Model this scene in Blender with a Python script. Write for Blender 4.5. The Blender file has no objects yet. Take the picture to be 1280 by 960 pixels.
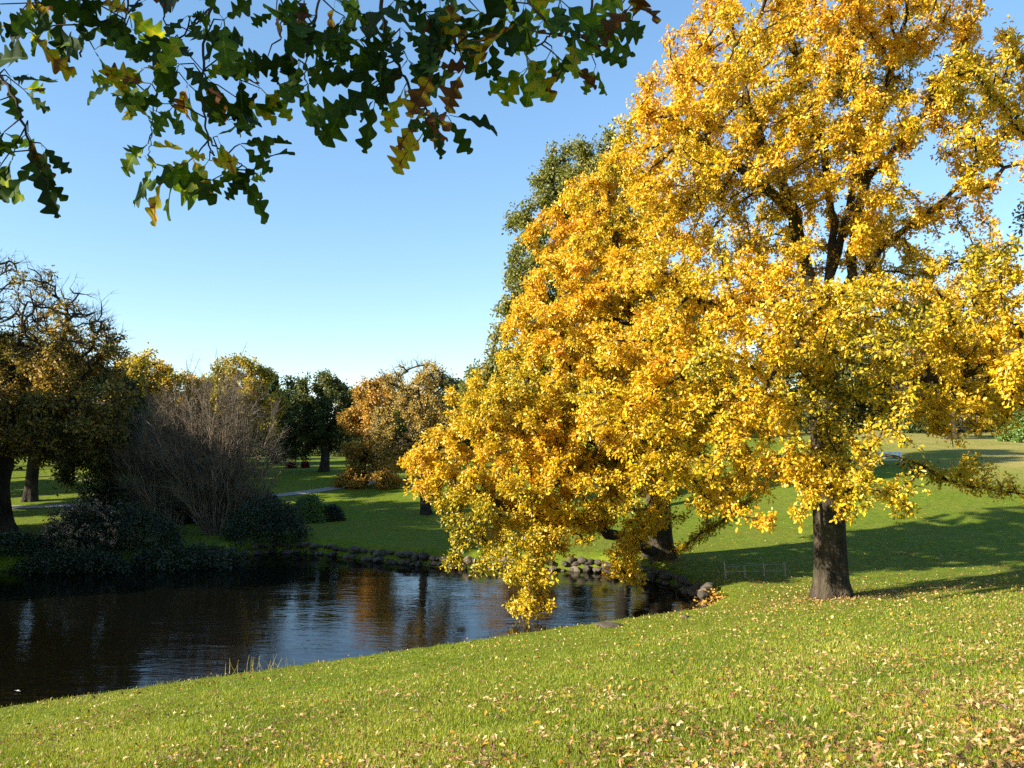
import bpy, math, random
import numpy as np
from mathutils import Vector, noise as mnoise

sc = bpy.context.scene
COL = sc.collection
rng = np.random.default_rng(7)
random.seed(7)
F = 985.0            # focal length in pixels of a 1280 wide picture
HOR = 550.0          # row of the horizon
WATER = -5.2         # the eye is at z = 0

def P(px, py, d):
    """world point seen at a pixel of the photograph, d metres ahead"""
    return np.array([(px - 640.0) / F * d, d, (HOR - py) / F * d])

def unit(v):
    return v / np.maximum(np.linalg.norm(v, axis=-1, keepdims=True), 1e-9)

def ss(a, b, x):
    t = np.clip((x - a) / (b - a), 0, 1)
    return t * t * (3 - 2 * t)

# ------------------------------------------------------------------ objects
def tag(o, label=None, cat=None, group=None, kind=None):
    if label: o['label'] = label
    if cat: o['category'] = cat
    if group: o['group'] = group
    if kind: o['kind'] = kind
    return o

def empty(name, loc, label, cat, group=None):
    o = bpy.data.objects.new(name, None)
    o.empty_display_size = 0.3
    o.location = loc
    COL.objects.link(o)
    return tag(o, label, cat, group)

def make_mesh(name, V, faces, mat, tint=None, smooth=False):
    """faces: list of integer arrays, each (n, k)"""
    me = bpy.data.meshes.new(name)
    V = np.ascontiguousarray(V, dtype=np.float32)
    me.vertices.add(len(V))
    me.vertices.foreach_set('co', V.ravel())
    faces = [np.asarray(f, dtype=np.int32) for f in faces if len(f)]
    loops = np.concatenate([f.ravel() for f in faces])
    counts = np.concatenate([np.full(len(f), f.shape[1], dtype=np.int32) for f in faces])
    starts = np.concatenate([[0], np.cumsum(counts)[:-1]]).astype(np.int32)
    me.loops.add(len(loops)); me.loops.foreach_set('vertex_index', loops)
    me.polygons.add(len(counts))
    me.polygons.foreach_set('loop_start', starts)
    me.polygons.foreach_set('loop_total', counts)
    if smooth:
        me.polygons.foreach_set('use_smooth', np.ones(len(counts), dtype=bool))
    if tint is not None:
        a = me.attributes.new('tint', 'FLOAT', 'POINT')
        a.data.foreach_set('value', np.ascontiguousarray(tint, dtype=np.float32))
    me.update(calc_edges=True)
    me.validate()
    if mat: me.materials.append(mat)
    return me

def add_obj(name, me, parent=None, world=True):
    o = bpy.data.objects.new(name, me)
    COL.objects.link(o)
    if parent is not None:
        o.parent = parent
        if world:
            p = parent; off = Vector((0, 0, 0))
            while p is not None:
                off += p.location; p = p.parent
            o.location = -off
    return o

class MB:
    """collects tubes, boxes and rings into one mesh"""
    def __init__(s): s.V = []; s.Q = []; s.T = []; s.n = 0
    def add(s, V, Q=None, T=None):
        V = np.asarray(V, float)
        if Q is not None and len(Q): s.Q.append(np.asarray(Q) + s.n)
        if T is not None and len(T): s.T.append(np.asarray(T) + s.n)
        s.V.append(V); s.n += len(V)
    def box(s, c, size, rz=0.0):
        c = np.array(c, float); h = np.array(size, float) / 2
        v = np.array([[x, y, z] for x in (-1, 1) for y in (-1, 1) for z in (-1, 1)]) * h
        R = np.array([[math.cos(rz), -math.sin(rz), 0], [math.sin(rz), math.cos(rz), 0], [0, 0, 1]])
        s.add(v @ R.T + c, [[0, 1, 3, 2], [4, 6, 7, 5], [0, 4, 5, 1], [2, 3, 7, 6], [0, 2, 6, 4], [1, 5, 7, 3]])
    def tube(s, pts, rad, k=6, flare=None):
        pts = np.asarray(pts, float); rad = np.asarray(rad, float); n = len(pts)
        t = np.empty_like(pts)
        t[1:-1] = pts[2:] - pts[:-2]; t[0] = pts[1] - pts[0]; t[-1] = pts[-1] - pts[-2]
        t = unit(t)
        ref = np.array([1.0, 0, 0]) if abs(t[0][0]) < .8 else np.array([0, 1.0, 0])
        u = np.empty_like(pts)
        for i in range(n):
            ref = ref - t[i] * ref.dot(t[i]); ref /= max(np.linalg.norm(ref), 1e-9); u[i] = ref
        w = np.cross(t, u)
        a = np.arange(k) * 2 * math.pi / k
        rr = np.repeat(rad[:, None], k, 1)
        if flare is not None:
            rr = rr * flare(pts, a)
        V = pts[:, None] + rr[..., None] * (np.cos(a)[None, :, None] * u[:, None] + np.sin(a)[None, :, None] * w[:, None])
        i = np.arange(n - 1)[:, None] * k; j = np.arange(k)[None]; j2 = (j + 1) % k
        Q = np.stack([i + j, i + j2, i + k + j2, i + k + j], -1).reshape(-1, 4)
        s.add(V.reshape(-1, 3), Q)
    def build(s, name, mat, parent=None, smooth=False, tint=None):
        me = make_mesh(name, np.concatenate(s.V), [np.concatenate(s.Q)] if s.Q else [] , mat, tint, smooth) if not s.T else \
             make_mesh(name, np.concatenate(s.V), ([np.concatenate(s.Q)] if s.Q else []) + [np.concatenate(s.T)], mat, tint, smooth)
        return add_obj(name, me, parent)

# ------------------------------------------------------------------ materials
class NT:
    def __init__(s, name):
        s.m = bpy.data.materials.new(name); s.m.use_nodes = True
        s.t = s.m.node_tree; s.t.nodes.clear()
        s.out = s.n('ShaderNodeOutputMaterial')
    def n(s, typ, **kw):
        x = s.t.nodes.new(typ)
        for k, v in kw.items():
            if k in x.inputs.keys() if isinstance(k, str) and k[0].isupper() else False: x.inputs[k].default_value = v
            else: setattr(x, k, v)
        return x
    def l(s, a, b): s.t.links.new(a, b)
    def ramp(s, fac, stops, interp='LINEAR'):
        r = s.n('ShaderNodeValToRGB'); r.color_ramp.interpolation = interp
        e = r.color_ramp.elements
        while len(e) < len(stops): e.new(0.5)
        for el, (p, c) in zip(e, stops): el.position = p; el.color = (*c, 1)
        s.l(fac, r.inputs[0]); return r.outputs[0]
    def noise(s, vec, scale, detail=4, rough=.55):
        x = s.n('ShaderNodeTexNoise'); x.inputs['Scale'].default_value = scale
        x.inputs['Detail'].default_value = detail; x.inputs['Roughness'].default_value = rough
        if vec is not None: s.l(vec, x.inputs['Vector'])
        return x
    def mix(s, fac, a, b, typ='MIX'):
        x = s.n('ShaderNodeMix', data_type='RGBA', blend_type=typ)
        for sock, v in ((x.inputs[0], fac), (x.inputs[6], a), (x.inputs[7], b)):
            if hasattr(v, 'is_linked'): s.l(v, sock)
            elif isinstance(v, (int, float)): sock.default_value = v
            else: sock.default_value = (*v, 1)
        return x.outputs[2]

def leaf_material(name, stops, trans=.35, rough=.5, spec=.35, trans_gain=1.25, source='tint'):
    t = NT(name)
    if source == 'tint':
        a = t.n('ShaderNodeAttribute', attribute_name='tint'); fac = a.outputs['Fac']
    else:
        a = t.n('ShaderNodeObjectInfo'); fac = a.outputs['Random']
    c = t.ramp(fac, stops)
    p = t.n('ShaderNodeBsdfPrincipled'); t.l(c, p.inputs['Base Color'])
    p.inputs['Roughness'].default_value = rough; p.inputs['Specular IOR Level'].default_value = spec
    tr = t.n('ShaderNodeBsdfTranslucent')
    c2 = t.mix(1.0, c, (trans_gain, trans_gain, trans_gain * .6), 'MULTIPLY'); t.l(c2, tr.inputs['Color'])
    m = t.n('ShaderNodeMixShader'); m.inputs[0].default_value = trans
    t.l(p.outputs[0], m.inputs[1]); t.l(tr.outputs[0], m.inputs[2]); t.l(m.outputs[0], t.out.inputs[0])
    return t.m

def bark_material(name, dark, light, moss=None, scale=6.0):
    t = NT(name)
    tc = t.n('ShaderNodeTexCoord')
    mp = t.n('ShaderNodeMapping'); mp.inputs['Scale'].default_value = (1, 1, .22); t.l(tc.outputs['Object'], mp.inputs['Vector'])
    n1 = t.noise(mp.outputs[0], scale, 6, .65)
    v = t.n('ShaderNodeTexVoronoi', feature='DISTANCE_TO_EDGE'); v.inputs['Scale'].default_value = scale * 2.0; dn = t.noise(tc.outputs['Object'], 2.6, 3)
    dm = t.n('ShaderNodeVectorMath', operation='SCALE'); t.l(dn.outputs['Color'], dm.inputs[0]); dm.inputs['Scale'].default_value = .22
    da = t.n('ShaderNodeVectorMath', operation='ADD'); t.l(mp.outputs[0], da.inputs[0]); t.l(dm.outputs[0], da.inputs[1]); t.l(da.outputs[0], v.inputs['Vector'])
    c = t.ramp(n1.outputs['Fac'], [(.3, dark), (.7, light)])
    lowf = t.noise(tc.outputs['Object'], .9, 4)
    c = t.mix(1.0, c, t.ramp(lowf.outputs['Fac'], [(.35, (.55, .55, .55)), (.65, (1.5, 1.45, 1.35))]), 'MULTIPLY')  # broad lit and dark patches put into the bark colour
    if moss:
        n2 = t.noise(tc.outputs['Object'], 1.3, 3)
        f = t.ramp(n2.outputs['Fac'], [(.5, (0, 0, 0)), (.68, (.8, .8, .8))])
        c = t.mix(f, c, moss)
    p = t.n('ShaderNodeBsdfPrincipled'); t.l(c, p.inputs['Base Color']); p.inputs['Roughness'].default_value = .9
    p.inputs['Specular IOR Level'].default_value = .15
    b = t.n('ShaderNodeBump'); b.inputs['Strength'].default_value = 1.0; b.inputs['Distance'].default_value = .12
    mm = t.n('ShaderNodeMath', operation='MULTIPLY'); t.l(n1.outputs['Fac'], mm.inputs[0]); t.l(v.outputs['Distance'], mm.inputs[1])
    t.l(mm.outputs[0], b.inputs['Height']); t.l(b.outputs[0], p.inputs['Normal'])
    t.l(p.outputs[0], t.out.inputs[0])
    return t.m

def plain(name, color, rough=.6, spec=.3, var=.25, scale=8.0):
    t = NT(name)
    tc = t.n('ShaderNodeTexCoord')
    n1 = t.noise(tc.outputs['Object'], scale, 5)
    lo = tuple(x * (1 - var) for x in color); hi = tuple(min(1, x * (1 + var)) for x in color)
    c = t.ramp(n1.outputs['Fac'], [(.3, lo), (.7, hi)])
    p = t.n('ShaderNodeBsdfPrincipled'); t.l(c, p.inputs['Base Color']); p.inputs['Roughness'].default_value = rough
    p.inputs['Specular IOR Level'].default_value = spec
    t.l(p.outputs[0], t.out.inputs[0])
    return t.m

YEL = [(0, (.045, .055, .009)), (.16, (.17, .17, .012)), (.34, (.54, .40, .017)), (.6, (.73, .445, .016)), (.8, (.61, .275, .012)), (.92, (.34, .11, .01)), (1, (.16, .045, .01))]
M = {}
M['leaf_gold'] = leaf_material('golden_oak_leaves', YEL, .38, .42, .5)
M['leaf_olive'] = leaf_material('olive_leaves', [(0, (.045, .06, .014)), (.5, (.15, .16, .025)), (.8, (.27, .23, .035)), (1, (.42, .27, .02))], .3)
M['leaf_dark'] = leaf_material('dark_green_leaves', [(0, (.022, .036, .01)), (.6, (.065, .085, .018)), (1, (.18, .15, .025))], .25)
M['leaf_brown'] = leaf_material('russet_leaves', [(0, (.10, .085, .015)), (.35, (.34, .2, .035)), (.7, (.5, .28, .045)), (1, (.28, .12, .02))], .3)
M['leaf_tan'] = leaf_material('tan_leaves', [(0, (.10, .085, .02)), (.4, (.34, .24, .06)), (.75, (.52, .36, .09)), (1, (.4, .2, .04))], .35)
M['leaf_mixed'] = leaf_material('thin_autumn_leaves', [(0, (.06, .07, .015)), (.4, (.2, .16, .03)), (.7, (.45, .26, .04)), (1, (.55, .24, .03))], .3)
M['leaf_yellowish'] = leaf_material('yellowing_leaves', [(0, (.09, .11, .015)), (.4, (.32, .27, .035)), (.75, (.55, .38, .04)), (1, (.5, .24, .03))], .3)
M['leaf_ever'] = leaf_material('evergreen_leaves', [(0, (.01, .016, .006)), (.7, (.025, .04, .01)), (1, (.07, .085, .02))], .12, .35, .4)
M['leaf_hedge'] = leaf_material('pale_green_leaves', [(0, (.06, .11, .02)), (.6, (.13, .2, .04)), (1, (.25, .32, .09))], .25, .4, .4)
M['leaf_front'] = leaf_material('overhanging_oak_leaves', [(0, (.014, .028, .005)), (.45, (.04, .075, .008)), (.62, (.1, .16, .01)), (.76, (.27, .3, .012)), (.86, (.5, .3, .012)), (.93, (.17, .06, .01)), (1, (.09, .032, .01))], .42, .6, .18)  # autumn leaf colours; the brighter greens also paint in sunlight
M['flower_dry'] = leaf_material('faded_flower_heads', [(0, (.13, .03, .025)), (.4, (.35, .18, .1)), (1, (.6, .5, .33))], .2)
M['flower_red'] = leaf_material('crimson_leaves', [(0, (.08, .005, .01)), (1, (.2, .01, .02))], .3)
M['leaf_fallen'] = leaf_material('fallen_oak_leaves', [(0, (.06, .026, .01)), (.22, (.17, .08, .025)), (.45, (.28, .16, .05)), (.68, (.4, .26, .1)), (.84, (.5, .38, .2)), (.92, (.5, .27, .02)), (1, (.36, .11, .012))], .2, .5, .4)
M['leaf_fallen_single'] = leaf_material('single_fallen_leaf', [(0, (.06, .026, .01)), (.22, (.17, .08, .025)), (.45, (.28, .16, .05)), (.68, (.4, .26, .1)), (.84, (.5, .38, .2)), (.92, (.5, .27, .02)), (1, (.36, .11, .012))], .2, .5, .4, source='obj')
M['bark'] = bark_material('oak_bark', (.012, .009, .007), (.085, .066, .044), (.045, .046, .02))
M['bark_dark'] = bark_material('dark_bark', (.02, .017, .013), (.06, .05, .038))
M['bark_pale'] = bark_material('pale_twig_bark', (.10, .078, .055), (.24, .19, .135))
M['bark_twig'] = bark_material('twig_bark', (.03, .022, .015), (.07, .05, .035))
M['metal'] = plain('weathered_wire', (.25, .25, .24), .5)
M['wood_white'] = plain('white_painted_wood', (.75, .74, .7), .5)
M['wood_post'] = plain('grey_wood', (.3, .27, .22), .8)
M['frame'] = plain('dark_window_frame', (.1, .1, .1), .6)
M['roof'] = plain('dark_roof', (.05, .045, .045), .7)
M['cladding'] = plain('dark_cladding', (.014, .014, .016), .7)
M['glass'] = plain('dark_window_glass', (.03, .045, .06), .08, .6)
M['path'] = plain('pale_gravel', (.26, .24, .21), .9, .2, .2, 3.0)

def stone_mat():
    t = NT('pond_stone')
    tc = t.n('ShaderNodeTexCoord'); oi = t.n('ShaderNodeObjectInfo')
    n1 = t.noise(tc.outputs['Object'], 5, 6, .65)
    c = t.ramp(n1.outputs['Fac'], [(.3, (.026, .023, .016)), (.7, (.095, .082, .062))])
    tone = t.ramp(oi.outputs['Random'], [(0, (.6, .53, .46)), (.6, (1.05, .92, .78)), (1, (2.0, 1.75, 1.45))])
    c = t.mix(1.0, c, tone, 'MULTIPLY')
    p = t.n('ShaderNodeBsdfPrincipled'); t.l(c, p.inputs['Base Color']); p.inputs['Roughness'].default_value = .85
    b = t.n('ShaderNodeBump'); b.inputs['Strength'].default_value = .6; b.inputs['Distance'].default_value = .04
    t.l(n1.outputs['Fac'], b.inputs['Height']); t.l(b.outputs[0], p.inputs['Normal']); t.l(p.outputs[0], t.out.inputs[0])
    return t.m
M['stone'] = stone_mat()

def ground_mat():
    t = NT('lawn')
    g = t.n('ShaderNodeNewGeometry')
    n1 = t.noise(g.outputs['Position'], .35, 4); n2 = t.noise(g.outputs['Position'], 3.5, 5, .65)
    mp = t.n('ShaderNodeMapping'); t.l(g.outputs['Position'], mp.inputs['Vector']); mp.inputs['Scale'].default_value = (1, 1, 1)
    n3 = t.noise(mp.outputs[0], 38, 4, .7)
    c = t.ramp(n2.outputs['Fac'], [(.3, (.07, .11, .006)), (.55, (.132, .175, .01)), (.75, (.2, .21, .02))])
    f = t.ramp(n1.outputs['Fac'], [(.45, (0, 0, 0)), (.7, (.55, .55, .55))])
    c = t.mix(f, c, (.17, .16, .022))
    f3 = t.ramp(n3.outputs['Fac'], [(.3, (.45, .45, .45)), (.7, (1.35, 1.35, 1.35))])
    c = t.mix(1.0, c, f3, 'MULTIPLY')
    # tan worn turf far up the slope on the right
    sx = t.n('ShaderNodeSeparateXYZ'); t.l(g.outputs['Position'], sx.inputs[0])
    mr = t.n('ShaderNodeMapRange'); t.l(sx.outputs['X'], mr.inputs[0]); mr.inputs[1].default_value = 24; mr.inputs[2].default_value = 36
    mr2 = t.n('ShaderNodeMapRange'); t.l(sx.outputs['Y'], mr2.inputs[0]); mr2.inputs[1].default_value = 44; mr2.inputs[2].default_value = 52
    mu = t.n('ShaderNodeMath', operation='MULTIPLY'); t.l(mr.outputs[0], mu.inputs[0]); t.l(mr2.outputs[0], mu.inputs[1])
    mu2 = t.n('ShaderNodeMath', operation='MULTIPLY'); t.l(mu.outputs[0], mu2.inputs[0]); t.l(n1.outputs['Fac'], mu2.inputs[1])
    mu3 = t.n('ShaderNodeMath', operation='MULTIPLY'); t.l(mu2.outputs[0], mu3.inputs[0]); mu3.inputs[1].default_value = 1.0; mu3.use_clamp = True
    c = t.mix(mu3.outputs[0], c, (.33, .25, .09))
    # bed of the pond: mud
    mz = t.n('ShaderNodeMapRange'); t.l(sx.outputs['Z'], mz.inputs[0]); mz.inputs[1].default_value = -5.12; mz.inputs[2].default_value = -5.2
    c = t.mix(mz.outputs[0], c, (.03, .025, .015))
    p = t.n('ShaderNodeBsdfPrincipled'); t.l(c, p.inputs['Base Color']); p.inputs['Roughness'].default_value = .9
    p.inputs['Specular IOR Level'].default_value = .1
    b = t.n('ShaderNodeBump'); b.inputs['Strength'].default_value = .7; b.inputs['Distance'].default_value = .06
    t.l(n3.outputs['Fac'], b.inputs['Height']); t.l(b.outputs[0], p.inputs['Normal'])
    t.l(p.outputs[0], t.out.inputs[0])
    return t.m
M['ground'] = ground_mat()
M['blade'] = leaf_material('grass_blades', [(0, (.075, .115, .008)), (.5, (.225, .255, .015)), (.82, (.36, .345, .045)), (1, (.42, .34, .12))], .35, .5, .35)

def water_mat():
    t = NT('murky_pond_water')
    g = t.n('ShaderNodeNewGeometry')
    mp = t.n('ShaderNodeMapping'); t.l(g.outputs['Position'], mp.inputs['Vector'])
    mp.inputs['Rotation'].default_value = (0, 0, math.radians(12)); mp.inputs['Scale'].default_value = (1.0, 2.6, 1)
    n1 = t.noise(mp.outputs[0], 1.9, 3, .55); n2 = t.noise(mp.outputs[0], .35, 2)
    f = t.ramp(n2.outputs['Fac'], [(.35, (.25, .25, .25)), (.65, (1, 1, 1))])
    mu = t.n('ShaderNodeMath', operation='MULTIPLY'); t.l(n1.outputs['Fac'], mu.inputs[0]); t.l(f, mu.inputs[1])
    b = t.n('ShaderNodeBump'); b.inputs['Strength'].default_value = .22; b.inputs['Distance'].default_value = .05
    t.l(mu.outputs[0], b.inputs['Height'])
    p = t.n('ShaderNodeBsdfPrincipled'); p.inputs['Base Color'].default_value = (.0022, .0021, .0012, 1)
    p.inputs['Roughness'].default_value = .03; p.inputs['IOR'].default_value = 1.333
    t.l(b.outputs[0], p.inputs['Normal']); t.l(p.outputs[0], t.out.inputs[0])
    return t.m
M['water'] = water_mat()

# ------------------------------------------------------------------ terrain
POND = np.array([(-25, 6.4), (-18.9, 10), (-9.9, 15.2), (0, 20.9), (4.5, 23.5), (5.9, 24.2), (6.3, 25.2), (5.9, 27.7), (4.9, 29.6),
                 (3.2, 31.2), (0, 31.6), (-2.6, 32), (-5.4, 33.5), (-8.7, 35.8), (-11.1, 36.4), (-13, 33.6), (-18, 31.6),
                 (-21, 31.2), (-23, 28), (-24, 20), (-25, 13), (-27, 7)])
def pond_sd(x, y):
    """signed distance to the pond's edge, positive inside"""
    x = np.asarray(x, float); y = np.asarray(y, float)
    d = np.full(x.shape, 1e9); ins = np.zeros(x.shape, bool)
    n = len(POND)
    for i in range(n):
        ax, ay = POND[i]; bx, by = POND[(i + 1) % n]
        ex, ey = bx - ax, by - ay
        t = np.clip(((x - ax) * ex + (y - ay) * ey) / (ex * ex + ey * ey), 0, 1)
        d = np.minimum(d, np.hypot(x - ax - t * ex, y - ay - t * ey))
        c = (ay > y) != (by > y)
        xi = ax + (y - ay) * ex / (ey if abs(ey) > 1e-9 else 1e-9)
        ins ^= c & (x < xi)
    return np.where(ins, d, -d)

def ground_z(x, y):
    x = np.asarray(x, float); y = np.asarray(y, float)
    s = 18.1 + .5 * x - .866 * y
    near = WATER + .2 * np.minimum(s, 45) - .0009 * np.clip(s - 2, 0, 30) * np.clip(14 - s, -40, 0) * 0
    b = -5.15 + np.maximum(.42 * ss(4.5, 8, x), .55 * ss(-1, -5, s))
    hill = 4.6 * ss(27, 75, y) * ss(-5, 25, x) + .045 * np.clip(y - 75, 0, 200) * ss(0, 40, x)
    hill = hill + (1.9 * ss(43, 72, y) + .3 * ss(72, 115, y)) * (1 - ss(-5, 25, x)) + .01 * np.clip(y - 115, 0, 1e9)
    f = b + hill
    k = .18
    h = np.clip(.5 + .5 * (near - f) / k, 0, 1)
    L = f * (1 - h) + near * h + k * h * (1 - h)
    L = L + .05 * np.sin(x * .31 + 1.3) * np.sin(y * .27) * ss(1, 6, np.abs(s))
    sd = pond_sd(x, y)
    L = np.where(sd > -.6, np.minimum(L, WATER + .06 + (L - WATER - .06) * ss(0, .6, -sd)), L)
    return np.where(sd > 0, np.minimum(L, WATER + .06 - np.clip(sd * .7, 0, 1.1)), L)

def gz(x, y): return float(ground_z(np.array([x]), np.array([y]))[0])

def ground_at(px, py):
    d = np.arange(6, 200, .05)
    x = (px - 640) / F * d; z = (HOR - py) / F * d
    k = np.nonzero(ground_z(x, d) >= z)[0]
    k = k[0] if len(k) else len(d) - 1
    return np.array([x[k], d[k], float(ground_z(x[k:k+1], d[k:k+1])[0])])

def lines(parts):
    out = []
    for a, b, st in parts: out.append(np.arange(a, b, st))
    return np.unique(np.round(np.concatenate(out), 4))
gx = lines([(-900, -120, 40), (-120, -45, 5), (-45, -15, .6), (-15, 20, .3), (20, 60, .8), (60, 130, 5), (130, 901, 40)])
gy = lines([(-200, -10, 10), (-10, 6, 1), (6, 42, .3), (42, 80, .8), (80, 140, 4), (140, 1400, 40)])
X, Y = np.meshgrid(gx, gy)
Z = ground_z(X, Y)
nx, ny = len(gx), len(gy)
i = np.arange(ny - 1)[:, None] * nx + np.arange(nx - 1)[None]
Q = np.stack([i, i + 1, i + nx + 1, i + nx], -1).reshape(-1, 4)
g = add_obj('ground', make_mesh('ground', np.stack([X, Y, Z], -1).reshape(-1, 3), [Q], M['ground'], smooth=True))
tag(g, kind='structure', label='grassy park ground sloping down to the pond and rising to the right')

w = add_obj('pond_water', make_mesh('pond_water', [[-40, 1, WATER], [8, 1, WATER], [8, 39, WATER], [-40, 39, WATER]], [[[0, 1, 2, 3]]], M['water']))
tag(w, kind='structure', label='dark rippled pond water reflecting the trees')

# ------------------------------------------------------------------ path
pp = np.array([(-34, 50), (-27, 51.5), (-21.5, 53), (-18, 54), (-15.2, 56), (-13, 58.4), (-11, 61), (-10.5, 64)], float)
tt = np.linspace(0, len(pp) - 1, 60)
def catmull(p, t):
    i = np.clip(t.astype(int), 0, len(p) - 2); u = (t - i)[:, None]
    p0 = p[np.maximum(i - 1, 0)]; p1 = p[i]; p2 = p[i + 1]; p3 = p[np.minimum(i + 2, len(p) - 1)]
    return .5 * ((2 * p1) + (-p0 + p2) * u + (2 * p0 - 5 * p1 + 4 * p2 - p3) * u * u + (-p0 + 3 * p1 - 3 * p2 + p3) * u ** 3)
c = catmull(pp, tt); d = unit(np.gradient(c, axis=0)); nrm = np.stack([-d[:, 1], d[:, 0]], -1)
cols = [c + nrm * o for o in np.linspace(-.65, .65, 5)]
V = []
for q in cols: V.append(np.stack([q[:, 0], q[:, 1], ground_z(q[:, 0], q[:, 1]) + .035], -1))
V = np.stack(V, 1); n = len(c)
i = np.arange(n - 1)[:, None] * 5 + np.arange(4)[None]
o = add_obj('path', make_mesh('path', V.reshape(-1, 3), [np.stack([i, i + 5, i + 6, i + 1], -1).reshape(-1, 4)], M['path']))
tag(o, kind='structure', label='pale gravel path curving behind the shrubs')

# ------------------------------------------------------------------ leaves
def leaf_cloud(T, per, spread, L, W, up=.5, out=None, tint=None, r=None, droop=.25, wide=.6):
    """obovate leaves folded along the midrib, gathered round the points T"""
    r = r or rng
    T = np.asarray(T, float); n = len(T) * per
    base = np.repeat(T, per, 0)
    dirs = r.normal(size=(n, 3))
    c = base + dirs * spread * r.uniform(.3, 1, (n, 1))
    a = unit(unit(dirs) * 1.1 + r.normal(size=(n, 3)) * .35 + np.array([0, 0, -droop]))
    nr = r.normal(size=(n, 3)) * .75 + np.array([0, 0, up])
    nr = unit(nr - a * (nr * a).sum(-1, keepdims=True))
    s = np.cross(nr, a)
    l = (L * r.uniform(.5, 1.4, (n, 1))); w = W * r.uniform(.7, 1.2, (n, 1)) * .5
    fold = w * r.uniform(.1, .7, (n, 1)); bend = -l * r.uniform(0, .25, (n, 1))
    v = np.stack([c, c + a * l * .38 + s * w * .7 + nr * fold * .7, c + a * l * wide + s * w + nr * (fold + bend * .3),
                  c + a * l + nr * bend, c + a * l * wide - s * w + nr * (fold + bend * .3), c + a * l * .38 - s * w * .7 + nr * fold * .7], 1)
    k = np.arange(n)[:, None] * 6
    q = np.concatenate([k + np.array([0, 1, 2, 3]), k + np.array([0, 3, 4, 5])])
    if tint is None: tv = r.uniform(0, 1, n)
    else: tv = np.repeat(tint, per) + r.normal(size=n) * .13
    return v.reshape(-1, 3), q, np.repeat(np.clip(tv, 0, 1), 6)

def nz(p, s, seed=0):
    off = np.array([seed * 13.7, seed * 7.1, seed * 3.3])
    return np.array([mnoise.noise(Vector(q * s + off)) for q in p])

# ------------------------------------------------------------------ trees
def in_blobs(blobs, n, r, clump=.35, cs=.5, hollow=.55, seed=0):
    """attraction points in a union of ellipsoids, hollowed and broken into clumps"""
    vol = np.array([b[1][0] * b[1][1] * b[1][2] * (b[2] if len(b) > 2 else 1) for b in blobs]); vol = vol / vol.sum()
    pts = []
    tot = 0
    while tot < n:
        k = r.choice(len(blobs), size=n, p=vol)
        C = np.array([b[0] for b in blobs])[k]; R = np.array([b[1] for b in blobs])[k]
        q = unit(r.normal(size=(n, 3))) * (r.uniform(0, 1, (n, 1)) ** (1 / 3))
        p = C + q * R
        m = np.full(n, 9.0)
        for b in blobs:
            m = np.minimum(m, np.linalg.norm((p - b[0]) / np.array(b[1]), axis=1))
        keep = (m > hollow) | (r.uniform(size=n) < .3)
        solid = np.array([(len(b) > 2 and b[2] >= 2) for b in blobs])[k][keep]
        p = p[keep]
        p = p[(nz(p, cs, seed) > clump - .5) | solid]
        pts.append(p); tot += len(p)
    return np.concatenate(pts)[:n]

def resample(poly, D):
    poly = np.asarray(poly, float)
    seg = np.linalg.norm(np.diff(poly, axis=0), axis=1); L = np.concatenate([[0], np.cumsum(seg)])
    t = np.linspace(0, L[-1], max(2, int(round(L[-1] / D)) + 1))
    return np.stack([np.interp(t, L, poly[:, k]) for k in range(3)], -1)

def grow(trunk, limbs, A, D, kill, r, maxit=140, wig=.22, sag=0.0):
    """space colonisation from a trunk and given limbs towards the points A; returns nodes and parents"""
    pos = [p for p in resample(trunk, D)]; par = [-1] + list(range(len(pos) - 1))
    for lb in limbs:
        lp = resample(lb, D)
        arr = np.array(pos); k = int(np.argmin(((arr - lp[0]) ** 2).sum(1)))
        prev = k
        for q in lp[1:]:
            pos.append(q + r.normal(size=3) * D * .1); par.append(prev); prev = len(pos) - 1
    first = max(1, int(len(resample(trunk, D)) * .45))
    nodes = np.array(pos); nch = np.zeros(60000, int)
    for p in par:
        if p >= 0: nch[p] += 1
    A = A.copy()
    nd = np.full(len(A), 1e9); ni = np.zeros(len(A), int)
    def upd(i0):
        new = nodes[i0:]
        for s in range(0, len(new), 400):
            d = ((A[:, None] - new[None, s:s + 400]) ** 2).sum(-1)
            j = d.argmin(1); dm = d[np.arange(len(A)), j]
            m = dm < nd
            nd[m] = dm[m]; ni[m] = i0 + s + j[m]
    nodes_all = nodes
    upd(0)
    ni[ni < first] = first
    for it in range(maxit):
        if len(A) == 0 or len(nodes) > 15000: break
        dirs = unit(A - nodes[ni])
        acc = np.zeros((len(nodes), 3)); np.add.at(acc, ni, dirs)
        act = np.unique(ni)
        act = act[nch[act] < 4]
        if len(act) == 0: break
        dv = unit(unit(acc[act]) + r.normal(size=(len(act), 3)) * wig + np.array([0, 0, -sag]))
        new = nodes[act] + dv * D
        nch[act] += 1
        i0 = len(nodes)
        nodes = np.concatenate([nodes, new]); par.extend(act.tolist())
        upd(i0)
        keep = (nd > kill * kill) & ~((nch[ni] >= 4))
        A = A[keep]; nd = nd[keep]; ni = ni[keep]
    return nodes, np.array(par)

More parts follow.
